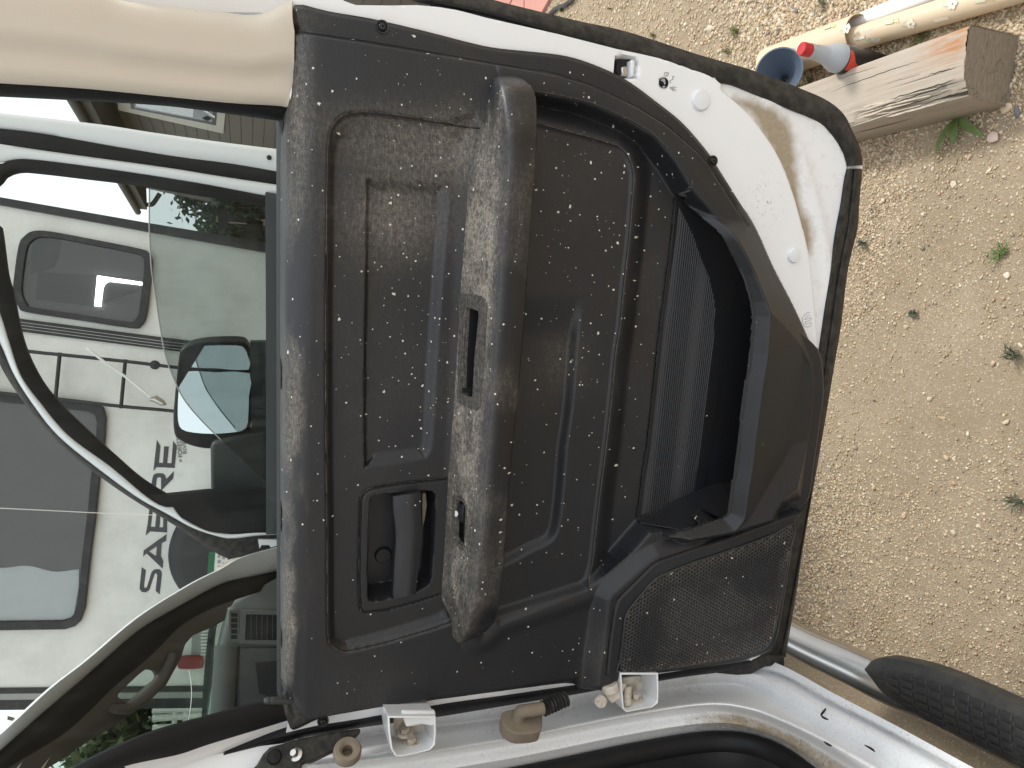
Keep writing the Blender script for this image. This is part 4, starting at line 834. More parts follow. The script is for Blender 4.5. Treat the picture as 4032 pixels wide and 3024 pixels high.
q = MB(); pl = Pl((0, .955, 0), (0, -1, 0)); prism(q, [(1550,2820),(1710,2820),(1704,2945),(1560,2968)], pl, -.03, .004); q.build('hinge_plate', M['hinge'], H1)
q = MB(); prism(q, [(1580,2800),(1716,2800),(1718,2850),(1700,2862),(1660,2854),(1600,2866)], pl, .012, .01); bev(q.build('hinge_leaf', M['white'], H1), .003)
bolt(H1, pl.pt(1620, 2928, -.008), (1, -.25, .1), .0068, .009); bolt(H1, pl.pt(1595, 2886, -.02), (1, -.25, .1), .0068, .008)
H2 = bracket([(2442,2650),(2446,2720),(2452,2790),(2466,2805),(2500,2799),(2570,2786),(2592,2768),(2594,2720),(2592,2650)], .92, .95, .05, 'door_hinge')
pl = Pl((0, .97, 0), (0, -1, 0)); q = MB(); prism(q, [(2450,2670),(2590,2655),(2586,2775),(2462,2795)], pl, -.026, .004); q.build('hinge_plate', M['hinge'], H2)
bolt(H2, pl.pt(2503, 2752, -.01), (1, -.25, .1), .0068, .010)
q = MB(); tube(q, [pl.pt(2470, 2775, .004), pl.pt(2472, 2700, .004)], .006, 14); tube(q, [pl.pt(2404, 2720, .01), pl.pt(2398, 2690, .01)], .013, 16); bev(q.build('hinge_pin', M['hinge'], H2), .001)
q = MB(); prism(q, [(2378,2722),(2420,2722),(2450,2690),(2470,2695),(2440,2752),(2412,2772),(2395,2755)], pl, .012, .012); bev(q.build('check_arm', M['hinge'], H2), .002)
q = MB(); lathe(q, [(0, .003), (.004, .003), (.0045, 0), (.0085, 0), (.0095, -.002), (.0095, -.006)], pl.pt(2362, 2768, .018), (-.2, -.7, .7), 20); q.build('check_roller', M['hinge'], H2)
# wiring boot between pillar and door
WP = Pl((-.512, .95, .9), (.86, -.5, .0))
q = MB(); prism(q, rnd([(1976,2815),(1984,2800),(2040,2790),(2128,2792),(2136,2808),(2134,2860),(2118,2882),(2040,2889),(2000,2872),(1980,2846)], 3), WP, .012, .024); BOOT = bev(q.build('wiring_boot', M['rust'], TRUCK), .004, 3)
pth = [WP.pt(2040, 2835, .01), WP.pt(2048, 2805, .026), WP.pt(2075, 2798, .032), WP.pt(2140, 2788, .034)]; q = MB(); tube(q, cr(pth, 6), .0092, 16); q.build('boot_elbow', M['rust'], BOOT)
q = MB(); p0_, p1_ = WP.pt(2140, 2790, .034), WP.pt(2226, 2752, .034); ns = 44; pp = [p0_ + (p1_ - p0_) * i / ns for i in range(ns + 1)]; tube(q, pp, [.0088 + .0028 * math.cos(2 * math.pi * i * 7 / ns) for i in range(ns + 1)], 18); q.build('boot_bellows', M['rubber'], BOOT, sharp=70)

# ---- running board: polished tube with a tread pad
SBZ = GZ(.345); cl_px = [(2960,2440),(3080,2492),(3200,2552),(3350,2620),(3500,2690),(3700,2764),(3900,2862),(4150,2975),(4500,3130)]
path = cr([SBZ.pt(x, y) for x, y in cl_px], 8); rad = np.interp(np.arange(len(path)) / 8, range(9), [.036, .036, .036, .037, .038, .039, .040, .040, .040])
q = MB(); tube(q, path, rad, 28, True, .78); STEP = q.build('running_board', M['steel'], TRUCK, sharp=60)
q = MB(); lathe(q, [(.02, 0), (.02, .3)], path[2] + np.array([-.02, .02, -.01]), (-.9, .2, .1), 12); q.build('step_bracket', M['black'], STEP)
up_px = [(3383,2640),(3390,2618),(3407,2604),(3456,2592),(3537,2604),(3646,2632),(3808,2697),(4032,2800),(4300,2930)]; lo_px = [(3383,2640),(3392,2664),(3410,2688),(3456,2732),(3591,2818),(3754,2905),(4032,3034),(4300,3170)]
Ua, La = resamp(cr(up_px), 60), resamp(cr(lo_px), 60); TP = GZ(.389); q = MB(); Vt = []
for i in range(60):
    for j in range(7):
        v = j / 6; p = Ua[i] * (1 - v) + La[i] * v; Vt.append(TP.pt(p[0], p[1], 0) + np.array([0, 0, -.010 * (2 * v - 1) ** 2 - .012 * max(0, 1 - i / 8)]))
Vt = np.array(Vt); nV = len(Vt); q.add(np.vstack([Vt, Vt - [0, 0, .03]]), grid_faces(60, 7) + [tuple(nV + k_ for k_ in f_[::-1]) for f_ in grid_faces(60, 7)] + [(i * 7, nV + i * 7, nV + i * 7 + 7, i * 7 + 7) for i in range(59)] + [(i * 7 + 6, i * 7 + 13, nV + i * 7 + 13, nV + i * 7 + 6) for i in range(59)])
M['pad'] = simple('dusty_tread_rubber', (.04, .041, .042), .65, var=.15, vs=60, bmp=.2, bs=400, dirt=(.13, .12, .10), ds=14, dth=(.4, .9))
q.build('tread_pad', M['pad'], STEP)
M['padblock'] = simple('tread_block_rubber', (.030, .031, .033), .5, var=.15, vs=60, bmp=.2, bs=400, dirt=(.09, .085, .075), ds=14, dth=(.45, .9))
def tp(ix, v):
    x = 3432 + 56 * ix; ua = np.interp(x, [3420, 3456, 3537, 3646, 3808, 4032, 4300], [2668, 2630, 2640, 2668, 2730, 2832, 2960]); lb = np.interp(x, [3420, 3456, 3591, 3754, 4032, 4300], [2672, 2715, 2812, 2898, 3024, 3160])
    y = ua * (1 - v) + lb * v; yu = np.interp(x, Ua[:, 0], Ua[:, 1]); yl = np.interp(x, La[:, 0], La[:, 1]); vp = (y - yu) / (yl - yu); return TP.pt(x + 10 * (v - .5), y, 0) + np.array([0, 0, -.010 * (2 * vp - 1) ** 2 - .012 * max(0, 1 - (x - 3383) / 125)])
for ix in range(14):
    nrow = 2 if ix == 0 else (4 if ix == 1 else 5)
    for j in range(nrow):
        a, b, c_, d_ = tp(ix + .07, (j + .08) / nrow), tp(ix + .93, (j + .08) / nrow), tp(ix + .93, (j + .90) / nrow), tp(ix + .07, (j + .90) / nrow)
        q = MB(); upv = np.array([0, 0, .0032]); ce = (a + b + c_ + d_) / 4; top = [p + upv + (ce - p) * .06 for p in (a, b, c_, d_)]; bot = [p - upv for p in (a, b, c_, d_)]
        q.add(bot + top, [(4, 5, 6, 7)] + [(k_, (k_ + 1) % 4, 4 + (k_ + 1) % 4, 4 + k_) for k_ in range(4)]); bev(q.build('tread_block', M['padblock'], STEP, False), .0018, 2, 30)

# ---- front door, open as well, seen through the rear door's glass
W2 = M['white']
q = MB(); ribbon(q, [(-60,440),(0,445),(380,488),(597,521),(868,559),(1085,586),(1150,594)], [(-60,500),(0,507),(163,526),(461,578),(705,618),(922,646),(1150,686)], FD, (-.016, -.010), .008, .008, 40, 6)
ribbon(q, [(-60,556),(0,567),(217,599),(651,659),(868,694),(1150,736)], [(-120,660),(0,640),(60,628),(108,627),(271,645),(542,683),(814,727),(1042,770),(1150,786)], FD, (.0, .0), .008, .007, 50, 6)
ribbon(q, [(-80,1060),(0,1231),(33,1334),(81,1475),(157,1583),(271,1716),(434,1836),(570,1950),(640,1993),(683,1996),(711,2036),(814,2090),(911,2104),(1000,2098),(1150,2096)], [(-90,1180),(0,1350),(54,1475),(130,1594),(228,1716),(380,1841),(542,1960),(651,2020),(760,2080),(868,2115),(922,2120),(1004,2110),(1060,2107),(1150,2104)], FD, (.0, -.004), .008, .006, 60, 6)
fl = [(1055,600),(1150,590),(1900,640),(2400,800),(2400,2150),(1150,2160),(1055,2110)]; prism(q, fl, FD, -.02, .10)
FDOOR = q.build('front_door', W2, TRUCK, sharp=60)
q = MB(); ribbon(q, [(-60,500),(0,507),(163,526),(461,578),(705,618),(922,646),(1150,686)], [(-60,556),(0,567),(217,599),(651,659),(868,694),(1150,736)], FD, (-.008, -.002), .008, .008, 40, 6); q.build('weatherstrip', M['rubber_clean'], FDOOR)
q = MB(); ribbon(q, [(-120,660),(0,645),(33,632),(108,627),(271,645),(542,683),(814,727),(1042,770),(1150,784)], [(-120,820),(0,732),(27,700),(81,681),(163,686),(325,705),(542,732),(814,776),(1030,808),(1150,826)], FD, (.001, -.012), .008, .004, 50, 5)
ribbon(q, [(-40,620),(-10,700),(-14,870),(8,900),(33,1079),(54,1155),(92,1334),(146,1464),(217,1567),(325,1676),(461,1800),(560,1885),(662,1950)], [(-160,650),(-160,800),(-110,930),(-60,1060),(0,1231),(33,1334),(81,1475),(157,1583),(271,1716),(434,1836),(570,1950),(640,1993),(683,1996)], FD, (-.012, .001), .008, .002, 60, 5); q.build('glass_run', M['rubber_clean'], FDOOR)
q = MB(); ribbon(q, [(-90,1176),(0,1346),(54,1473),(130,1592),(228,1714),(380,1839),(542,1958),(651,2018),(760,2078),(868,2114),(922,2119),(1004,2109),(1118,2102)], [(-60,1280),(0,1437),(81,1567),(190,1703),(325,1825),(488,1944),(635,2036),(721,2091),(814,2156),(895,2199),(955,2209),(1015,2205),(1085,2183),(1130,2155)], FD, (-.004, -.02), .008, .006, 60, 6); q.build('weatherstrip', M['rubber'], FDOOR)
q = MB(); prism(q, [(1016,2126),(1070,2126),(1118,2124),(1118,2140),(1066,2156),(1060,2146),(1030,2146),(1022,2160)], FD, .004, .01); q.build('frame_bracket', M['white'], FDOOR)
q = MB(); prism(q, [(588,743),(590,790),(588,900),(592,980),(597,1063),(613,1171),(629,1280),(651,1399),(678,1475),(721,1567),(787,1649),(868,1730),(950,1805),(1045,1900),(1080,2000),(1080,760),(1040,750)], FD, -.018, .004); FG = q.build('window_glass', M['glass_front'], FDOOR, False)
q = MB(); tube(q, [FD.pt(x, y, -.016) for x, y in cr([(588,743),(588,900),(597,1063),(613,1171),(629,1280),(651,1399),(678,1475),(721,1567),(787,1649),(868,1730)], 5)], .0016, 8); q.build('glass_edge', M['rvgrey'], FDOOR)
q = MB(); ribbon(q, [(1044,755),(1047,1300),(1047,2104)], [(1130,770),(1130,1300),(1130,2104)], FD, (.004, .03), .008, .006, 30, 5); q.build('belt_trim', M['black'], FDOOR)
q = MB(); prism(q, [(542,1955),(600,1950),(651,1950),(814,1933),(1050,1925),(1056,2102),(911,2106),(814,2092),(711,2038),(683,1998),(640,1995),(600,1972)], FD, .0, .02); bev(q.build('sail_cover', M['rubber_clean'], FDOOR), .003)
q = MB(); lathe(q, [(0, .002), (.005, .001), (.006, -.002)], FD.pt(1060, 620, .002), DN, 16); q.build('frame_plug', M['dark'], FDOOR)
# tow mirror on the front door
MP = Pl(FD.p0 - DN * .14, DN)
q = MB(); prism(q, rnd([(706,1395),(716,1378),(749,1358),(825,1345),(944,1343),(978,1362),(996,1404),(998,1497),(990,1640),(978,1700),(900,1752),(830,1768),(760,1758),(705,1733),(686,1705),(682,1632),(694,1500)], 3), MP, 0, .10); MIR = bev(q.build('side_mirror', M['black'], TRUCK, sharp=50), .012, 3)
MG = Pl(MP.pt(845, 1540, .016), DN + np.array([.10, 0, .17]))
q = MB(); prism(q, rnd([(711,1464),(850,1466),(982,1470),(980,1560),(976,1660),(962,1690),(930,1701),(841,1708),(760,1703),(716,1690),(702,1660),(700,1605),(704,1530)], 2), MG, .0, .004); q.build('mirror_glass', M['mirror'], MIR, False)
q = MB(); prism(q, rnd([(721,1443),(724,1410),(735,1388),(760,1371),(814,1361),(933,1360),(962,1372),(975,1400),(979,1456),(850,1450)], 2), MG, .0, .004); q.build('mirror_glass', M['mirror'], MIR, False)
MA = Pl(FD.p0 - DN * .09, DN); q = MB(); prism(q, [(828,1764),(838,1740),(960,1712),(1050,1700),(1050,1930),(830,1936)], MA, 0, .08); bev(q.build('mirror_arm', M['greyplastic'], MIR), .01, 3)
q = MB(); prism(q, [(985,1345),(1050,1345),(1050,1930),(1000,1930),(990,1700)], MA, -.03, .03); q.build('mirror_base', M['greyplastic'], MIR)

# ---- windscreen pillar, its seal, inner trim with grab handle
q = MB(); ribbon(q, [(-120,2985),(0,2894),(195,2715),(342,2600),(542,2432),(749,2302),(868,2242),(930,2205),(1000,2180),(1150,2140)], [(-120,3060),(0,2960),(146,2829),(380,2628),(542,2487),(705,2390),(868,2303),(977,2276),(1150,2240)], AP, (.030, -.018), .006, .006, 60, 8); PIL = q.build('windscreen_pillar', W2, TRUCK, sharp=70)
q = MB(); ribbon(q, [(-120,3056),(0,2956),(146,2826),(380,2625),(542,2484),(705,2387),(868,2300),(977,2273),(1150,2238)], [(-60,3110),(33,3024),(260,2883),(456,2699),(597,2580),(705,2471),(814,2406),(922,2363),(1150,2290)], AP, (-.016, -.004), .008, .010, 60, 6); q.build('pillar_seal', M['rubber_clean'], PIL)
trim = [(-120,3140),(33,3020),(260,2880),(456,2696),(597,2577),(705,2468),(814,2403),(925,2360),(910,2384),(895,2390),(884,2439),(835,2466),(760,2498),(727,2536),(711,2590),(651,2699),(559,2775),(450,2856),(325,2927),(260,2976),(125,3060),(-60,3160)]
hole = [(485,2709),(563,2638),(590,2631),(614,2638),(627,2661),(620,2682),(593,2706),(549,2746),(515,2770),(468,2756),(463,2733)]
plate('pillar_trim', [trim, cr(hole, 3, True)], AP, -.004, .014, M['trimgrey'], PIL, .004)
q = MB(); tube(q, [AP.pt(x, y, .006) for x, y in cr([(440,2790),(500,2790),(560,2752),(605,2708),(640,2665),(668,2610),(680,2570)], 6)], [.008 + .006 * math.sin(math.pi * i / 36) for i in range(37)], 12); q.build('grab_handle', M['trimgrey'], PIL)
q = MB(); prism(q, [(-300,3100),(880,2345),(905,2400),(850,2620),(815,2900),(800,3400),(-300,3800)], AP, -.06, .005); q.build('windscreen', M['windscreen'], TRUCK, False)
q = MB(); prism(q, [(868,2242),(900,2222),(925,2204),(962,2196),(1000,2205),(985,2228),(940,2244),(900,2252)], AP, .012, .02); bev(q.build('hinge_cover', M['hinge'], PIL), .004)

# ---- dashboard with vents, seen past the pillar
DP = Pl((0, 2.12, 1.3), (.25, -1, 0))
q = MB(); D_up = [(897,2378),(880,2440),(868,2480),(858,2530),(843,2620),(835,2720),(829,2830),(820,3000)]; D_lo = [(1160,2240),(1160,2380),(1160,2460),(1160,2520),(1160,2620),(1160,2720),(1160,2840),(1160,3000)]
ribbon(q, D_up, D_lo, DP, (-.02, 0), .35, .012, 30, 8); DASH = q.build('dashboard', M['dash'], TRUCK, sharp=80)
q = MB(); ribbon(q, [(846,2545),(838,2640),(832,2740),(826,2850)], [(942,2545),(936,2640),(932,2740),(926,2900)], DP, .004, .02, .020, 20, 8); q.build('glovebox_bolster', M['dash'], DASH, sharp=80)
q = MB(); prism(q, [(945,2550),(1150,2548),(1150,2860),(938,2880)], DP, .014, .02); bev(q.build('glovebox_lid', M['greyplastic'], DASH), .004)
q = MB(); prism(q, [(1005,2610),(1130,2600),(1130,2770),(1070,2745),(1020,2730)], DP, .0175, .01); q.build('glovebox_hole', M['dark'], DASH)  # flat black patch painted in for the dark hole in the lid
plate('side_vent', [[(904,2404),(942,2404),(940,2526),(902,2526)], [(909,2412),(938,2412),(936,2518),(908,2518)]], DP, .018, .01, M['dash'], DASH, .001)
q = MB(); prism(q, [(906,2408),(940,2408),(938,2522),(905,2522)], DP, .012, .004); q.build('vent_back', M['dark'], DASH)
for yv in (2432, 2454, 2476, 2498):
    q = MB(); prism(q, [(908,yv-3),(938,yv-2),(938,yv+2),(908,yv+2)], DP, .018, .006); q.build('vent_slat', M['dash'], DASH, False)
plate('centre_vent', [[(951,2405),(1160,2408),(1160,2540),(944,2532)], [(968,2417),(1160,2420),(1160,2526),(962,2522)]], DP, .02, .014, M['dash'], DASH, .002)
q = MB(); prism(q, [(955,2408),(1158,2411),(1158,2534),(950,2528)], DP, .010, .004); q.build('vent_back', M['dark'], DASH)
for xv in (989, 1011, 1032, 1053, 1075, 1096, 1114):
    q = MB(); prism(q, [(xv-1.5,2416),(xv+1.5,2416),(xv+.5,2526),(xv-2.5,2526)], DP, .018, .008); q.build('vent_slat', M['greyplastic'], DASH, False)
q = MB(); ribbon(q, [(893,2388),(830,2455),(812,2560),(800,2700),(792,2850),(785,3000)], [(899,2396),(858,2450),(842,2560),(836,2700),(828,2850),(815,3000)], Pl((0, 2.22, 1.3), (.1, -1, 0)), 0, .03, .006, 30, 4); q.build('windscreen_seal', M['rubber_clean'], TRUCK)
# closed cab behind: roof edge and floor so that no light leaks into the dash
q = MB(); box(q, (-1.45, 1.35, .95), (.06, 2.6, 1.0)); box(q, (-1.0, 2.75, .8), (1.7, .06, .9)); box(q, (-1.05, 1.2, .40), (.88, 2.6, .06)); q.build('cab_body', M['greyplastic'], TRUCK, False)
q = MB(); box(q, (-1.35, .4, .36), (.95, 4.6, .14)); q.build('chassis', M['dark'], TRUCK, False)  # unseen underbody box, added to block light beneath the pickup
q = MB(); rx = [(-1.75, 1.80), (-1.6, 1.87), (-1.15, 1.90), (-.75, 1.87), (-.64, 1.81)]; V = [(x, y, z - .03 * (y > 1.3)) for y in (-1.3, -.5, .4, 1.2, 1.42) for x, z in rx]; V += [(x, y, z - .04) for x, y, z in V]
q.add(V, grid_faces(5, 5) + [tuple(25 + i for i in f_[::-1]) for f_ in grid_faces(5, 5)]); q.build('roof', M['white'], TRUCK)

# ================================================================== THE TRAVEL TRAILER BEHIND (stands plumb while the pickup leans)
TRAILER = thing('travel_trailer', (-.4, 3.9, 0), 'white travel trailer with black trim and ladder parked beyond the pickup', 'travel trailer')
vd = lambda p, d: p + np.array([0, -d, 0])
wl = [(-700,660),(0,776),(586,880),(1040,955),(1700,1060),(1700,2776),(0,2795),(-700,2800)]
q = MB(); prism(q, wl, RV, 0, 6.5); RW = q.build('rear_wall', M['rvwall'], TRAILER, False)
def rv(name, poly, m, h=.006, th=.012, parent=None, b=0.0):
    q = MB(); prism(q, poly, RV, h, th); o = q.build(name, m, parent or TRAILER, sharp=30)
    if b: bev(o, b)
    return o
rv('corner_trim', [(-700,630),(0,776),(586,878),(1040,953),(1700,1058),(1700,1092),(1030,990),(586,912),(0,806),(-700,690)], M['rvblack'], .02, .03)
rv('seam_trim', [(-700,1130),(0,1242),(76,1254),(640,1328),(1040,1376),(1700,1455),(1700,1498),(1040,1424),(700,1383),(80,1305),(0,1292),(-700,1180)], M['rvblack'], .012, .014)
for off in (12, 24, 36):
    rv('seam_bead', [(-700,1130+off),(76,1254+off),(640,1330+off),(1040,1378+off),(1040,1381+off),(640,1333+off),(76,1257+off),(-700,1133+off)], M['rvgrey'], .017, .006)
for y0, y1, m in ((2706,2728,M['rvblack']), (2728,2752,M['rvgrey']), (2752,2792,M['rvblack'])):
    rv('corner_stripe', [(-700,y0+6),(0,y0+4),(600,y0-2),(1000,y0-6),(1700,y0-10),(1700,y1-10),(1000,y1-6),(600,y1-2),(0,y1+4),(-700,y1+6)], m, .008, .010)
# right window
W1o = rnd([(95,934),(130,912),(200,914),(347,941),(548,981),(586,1000),(597,1036),(588,1130),(574,1240),(553,1280),(515,1288),(304,1256),(108,1226),(76,1208),(54,1150),(64,1040),(78,960)], 3)
W1i = [(c_[0] * .90 + 33, c_[1] * .90 + 110) for c_ in W1o]
def window(outer, inner, tone=.11):
    fr = plate('window', [outer, inner], RV, .03, .035, M['rvblack'], TRAILER, .004)
    q = MB(); prism(q, inner, RV, .018, .003); q.build('pane', M['rvglass'], fr, False)
    q = MB(); prism(q, inner, RV, .004, .003); q.build('interior_shade', simple('dim_interior', (tone, tone * .97, tone * .95), .9, var=0), fr, False); return fr  # flat dark sheet: the unlit trailer interior put into its colour
w1 = window(W1o, W1i)
q = MB(); prism(q, [(130,925),(240,945),(232,1010),(215,1050),(170,1068),(120,1078)], RV, .008, .002); q.build('blind_edge', simple('dim_shade', (.045,.045,.045), .9, var=0), w1, False)
q = MB(); prism(q, [(150,1072),(588,1092),(584,1130),(372,1206),(140,1180)], RV, .006, .0015); q.build('blind_edge', simple('dim_shade_low', (.05,.048,.046), .9, var=0), w1, False)
q = MB(); prism(q, [(383,1085),(570,1113),(568,1124),(430,1108),(414,1118),(406,1135),(398,1207),(372,1205)], RV, .011, .002); q.build('far_window_glow', M['daylight'], w1, False)  # glowing sheet stands in for daylight through the trailer's opposite window
# left window with curtain
W2o = [(-500,1470),(0,1545),(217,1567),(370,1588),(402,1606),(414,1645),(407,1752),(390,1863),(374,2025),(353,2188),(331,2394),(315,2443),(294,2464),(255,2476),(0,2480),(-500,2484)]
W2i = [(-480,1510),(0,1580),(210,1602),(350,1618),(374,1632),(384,1660),(378,1752),(362,1863),(346,2025),(326,2188),(306,2380),(294,2420),(276,2440),(245,2450),(0,2452),(-480,2455)]
w2 = window(W2o, W2i, .17)  # paler sheet here stands in for the grey reflection on the pane
Vc = []; 
for i in range(30):
    x = -480 + (310 + 480) * i / 29
    for j in range(16):
        v = j / 15; ytop = 2228 + .07 * x + 8 * math.sin(i * .8); y = ytop * (1 - v) + 2448 * v; x2 = min(x, 322 - 36 * v)
        Vc.append(RV.pt(x2, y, .0085 + .002 * math.sin(v * 14 + i * .35)))
obj('curtain', Vc, grid_faces(30, 16), M['curtain'], w2)
# ladder
RVo = lambda x, y, h=.09: RV.pt(x, y, h)
for pts in ([(-500,1310),(108,1383),(233,1396),(494,1423),(705,1448),(1000,1482),(1500,1540)], [(-500,1495),(212,1570),(477,1600),(678,1618),(1000,1655),(1500,1712)]):
    q = MB(); tube(q, cr([RVo(*p) for p in pts], 4), .0085, 10); q.build('ladder_rail', M['rvblack'], TRAILER)
for a_, b_ in (((-290,1332),(-302,1512)), ((-30,1362),(-45,1543)), ((236,1388),(218,1576)), ((494,1415),(476,1608)), ((750,1445),(730,1630))):
    q = MB(); tube(q, [RVo(*a_), RVo(*b_)], .0085, 10); q.build('ladder_rung', M['rvblack'], TRAILER)
q = MB(); lathe(q, [(0, .012), (.022, .010), (.022, -.02)], RVo(610, 1437, .09), (0, -1, 0), 20); q.build('ladder_bracket', M['rvblack'], TRAILER)
# lettering
LX = lambda P: [(500 + a / 2.37, 1700 + b / 2.37) for a, b in P]
S_ = LX([(137,1264),(176,1292),(158,1440),(162,1456),(176,1458),(186,1448),(228,1312),(246,1290),(272,1282),(306,1286),(322,1304),(324,1340),(304,1518),(266,1484),(282,1340),(276,1322),(262,1322),(254,1336),(214,1462),(200,1486),(172,1500),(136,1494),(118,1470),(118,1440)])
rv('letter_s', S_, M['letter'], .002, .003)
A1 = LX([(155,1108),(370,954),(364,1020),(324,1040),(316,1160),(338,1206),(332,1278),(182,1136),(150,1164)]); A2h = LX([(206,1116),(278,1070),(270,1162)])
plate('letter_a', [A1, A2h], RV, .002, .003, M['letter'], TRAILER)
B1 = LX([(172,970),(192,860),(208,716),(228,690),(262,690),(282,712),(300,690),(340,690),(368,716),(376,760),(374,940),(216,930)])
B2 = LX([(222,888),(262,888),(276,740),(258,728),(240,740)]); B3 = LX([(304,892),(336,892),(338,756),(326,744),(312,756)])
plate('letter_b', [B1, B2, B3], RV, .002, .003, M['letter'], TRAILER)
R1_ = LX([(196,650),(240,420),(252,396),(284,386),(330,388),(354,402),(368,440),(438,366),(432,436),(322,548),(360,566),(380,600),(376,652),(330,640),(316,560),(318,430),(300,424),(278,432),(258,640)])
rv('letter_r', R1_, M['letter'], .002, .003)
E1 = LX([(278,76),(312,132),(298,290),(334,292),(346,136),(390,138),(376,292),(414,294),(430,86),(466,134),(444,338),(276,330),(246,366)])
rv('letter_e', E1, M['letter'], .002, .003)
def rvtext(s, a, b, hgt_px, name):
    """small print along the line from pixel a to pixel b"""
    P, Q = RV.pt(*a, .002), RV.pt(*b, .002); ex = (Q - P); Ln = np.linalg.norm(ex); ex /= Ln; ey = np.cross(np.array([0, -1.0, 0]), ex)
    V, F = text_mesh(s, 1.0); wd = V[:, 0].max() - V[:, 0].min(); kx = Ln / wd; ky = hgt_px * .00135 / .7
    W = P + np.outer((V[:, 0] - V[:, 0].min()) * kx, ex) + np.outer(V[:, 1] * ky, ey) + np.outer(V[:, 2], [0, -1.0, 0]); obj(name, W, F, M['letter'], TRAILER, False)
rvtext("BY", (716,1817), (714,1806), 8, 'small_print'); rvtext("FOREST", (719,1799), (712,1722), 15, 'small_print'); rvtext("RIVER", (736,1785), (730,1722), 13, 'small_print')
# spare wheel cover, number plate, tail lamp, grille
q = MB(); lathe(q, [(0, .14), (.24, .135), (.285, .12), (.30, .09), (.30, -.02)], RV.pt(925, 2155, .0), (0, -1, 0), 64); q.build('spare_wheel_cover', M['tyre'], TRAILER, sharp=60)
NP = lambda p: p
pl_ = rv('number_plate', [(826,2176),(900,2168),(892,2262),(818,2268)], M['offwhite'], .17, .006)
q = MB(); prism(q, [(823,2172),(848,2174),(840,2270),(815,2268)], RV, .1712, .004); q.build('plate_band', M['plate_g'], pl_, False)
q = MB()
for x, y in ((862,2190),(862,2212),(862,2234),(880,2196),(880,2222)): prism(q, [(x-5,y-7),(x+7,y-7),(x+6,y+6),(x-6,y+6)], RV, .1714, .001)
q.build('plate_characters', M['rvgrey'], pl_, False)
q = MB(); prism(q, rnd([(700,2600),(712,2590),(780,2586),(798,2592),(800,2625),(786,2634),(716,2636),(700,2628)], 3), RV, .03, .035); bev(q.build('tail_lamp', M['redlamp'], TRAILER), .008)
rv('vent_panel', [(756,2500),(796,2476),(792,2580),(752,2582)], M['rvgrey'], .006, .01)
for i in range(8):
    rv('vent_louvre', [(790,2484+13*i),(824,2482+13*i),(824,2489+13*i),(790,2491+13*i)], M['offwhite'], .02, .02)
# pole leaning on the ladder
q = MB(); tube(q, cr([RV.pt(345,1376,.11), RV.pt(352,1378,.13), RV.pt(410,1424,.13), RV.pt(500,1488,.13), RV.pt(596,1566,.13)], 4), .0065, 8)
POLE = tag(q.build('cleaning_pole', M['paper']), 'thin white pole hung diagonally across the trailer ladder', 'pole')
q = MB(); tube(q, [RV.pt(590,1572,.13), RV.pt(612,1570,.13), RV.pt(640,1586,.13), RV.pt(652,1592,.12)], [.014, .03, .026, .008], 10, flat=.6); q.build('pole_head', M['metal'], POLE)
q = MB(); ax_ = np.array([1, 0, -.144]) / np.linalg.norm([1, 0, -.144])
for X_ in (-1.1, .5): q = MB(); box(q, (X_, 4.1, .28), (.09, .09, .62)); q.build('support_leg', M['rvblack'], TRAILER, False)

# ================================================================== THE HOUSE on the right, far trees and yard things
HX = 4.1
HOUSE = thing('house', (HX + 3, 12, -.6), 'olive sided house with dark eaves and white framed window behind the doors', 'house')
HS = Pl((HX, 12, 1), (-1, 0, 0))
def hp(Y, z, out=0.0): return np.array([HX - out + .144 * 0, Y, z])
sh = lambda Y, z, out=0.0: np.array([HX - out + .146 * (z - 2), Y, z])
q = MB(); V = [sh(6, -.7), sh(17.5, -.7), sh(17.5, 3.9), sh(6, 3.9)]; V += [v + np.array([6, 0, 0]) for v in V]
q.add(V, [(0, 1, 2, 3), (4, 7, 6, 5), (0, 4, 5, 1), (1, 5, 6, 2), (2, 6, 7, 3), (3, 7, 4, 0)]); HWL = q.build('wall', M['siding'], HOUSE, False)
for i in range(26):
    z0 = -.5 + i * .17; q = MB(); V = [sh(6, z0, .002), sh(17.5, z0, .002), sh(17.5, z0 + .165, .002), sh(6, z0 + .165, .002)]
    W_ = [sh(6, z0, .018), sh(17.5, z0, .018), sh(17.5, z0 + .165, .010), sh(6, z0 + .165, .010)]
    q.add(V + W_, [(4, 5, 6, 7), (0, 4, 7, 3), (1, 2, 6, 5), (0, 1, 5, 4), (3, 7, 6, 2), (0, 3, 2, 1)]); q.build('siding_board', M['siding'], HWL, False)
q = MB(); e0, e1 = HS.pt(330, 372), HS.pt(575, 826)
eo = .55; ep = lambda Y, z, o: np.array([HX - o, Y, z])
E0 = Pl((HX - eo, 12, 1), (-1, 0, 0)); a_, b_ = E0.pt(352, 392), E0.pt(580, 826); sl = (b_[2] - a_[2]) / (b_[1] - a_[1]); yn, yf = 5.0, b_[1]; zn = a_[2] + (yn - a_[1]) * sl; zf = b_[2]
q.add([(HX - eo, yn, zn), (HX - eo, yf, zf), (HX - eo, yf, zf + .24), (HX - eo, yn, zn + .24), (HX + .8, yn, zn + .05), (HX + .8, yf, zf + .05), (HX + .8, yf, zf + .6), (HX + .8, yn, zn + .6)],
      [(0, 1, 2, 3), (4, 7, 6, 5), (0, 4, 5, 1), (2, 6, 7, 3), (0, 3, 7, 4), (1, 5, 6, 2)]); RFo = q.build('roof', M['eave'], HOUSE, False)
q = MB(); tube(q, [(HX - eo - .06, yn, zn + .17), (HX - eo - .06, yf, zf + .17)], .06, 10); q.build('gutter', M['eave'], RFo)
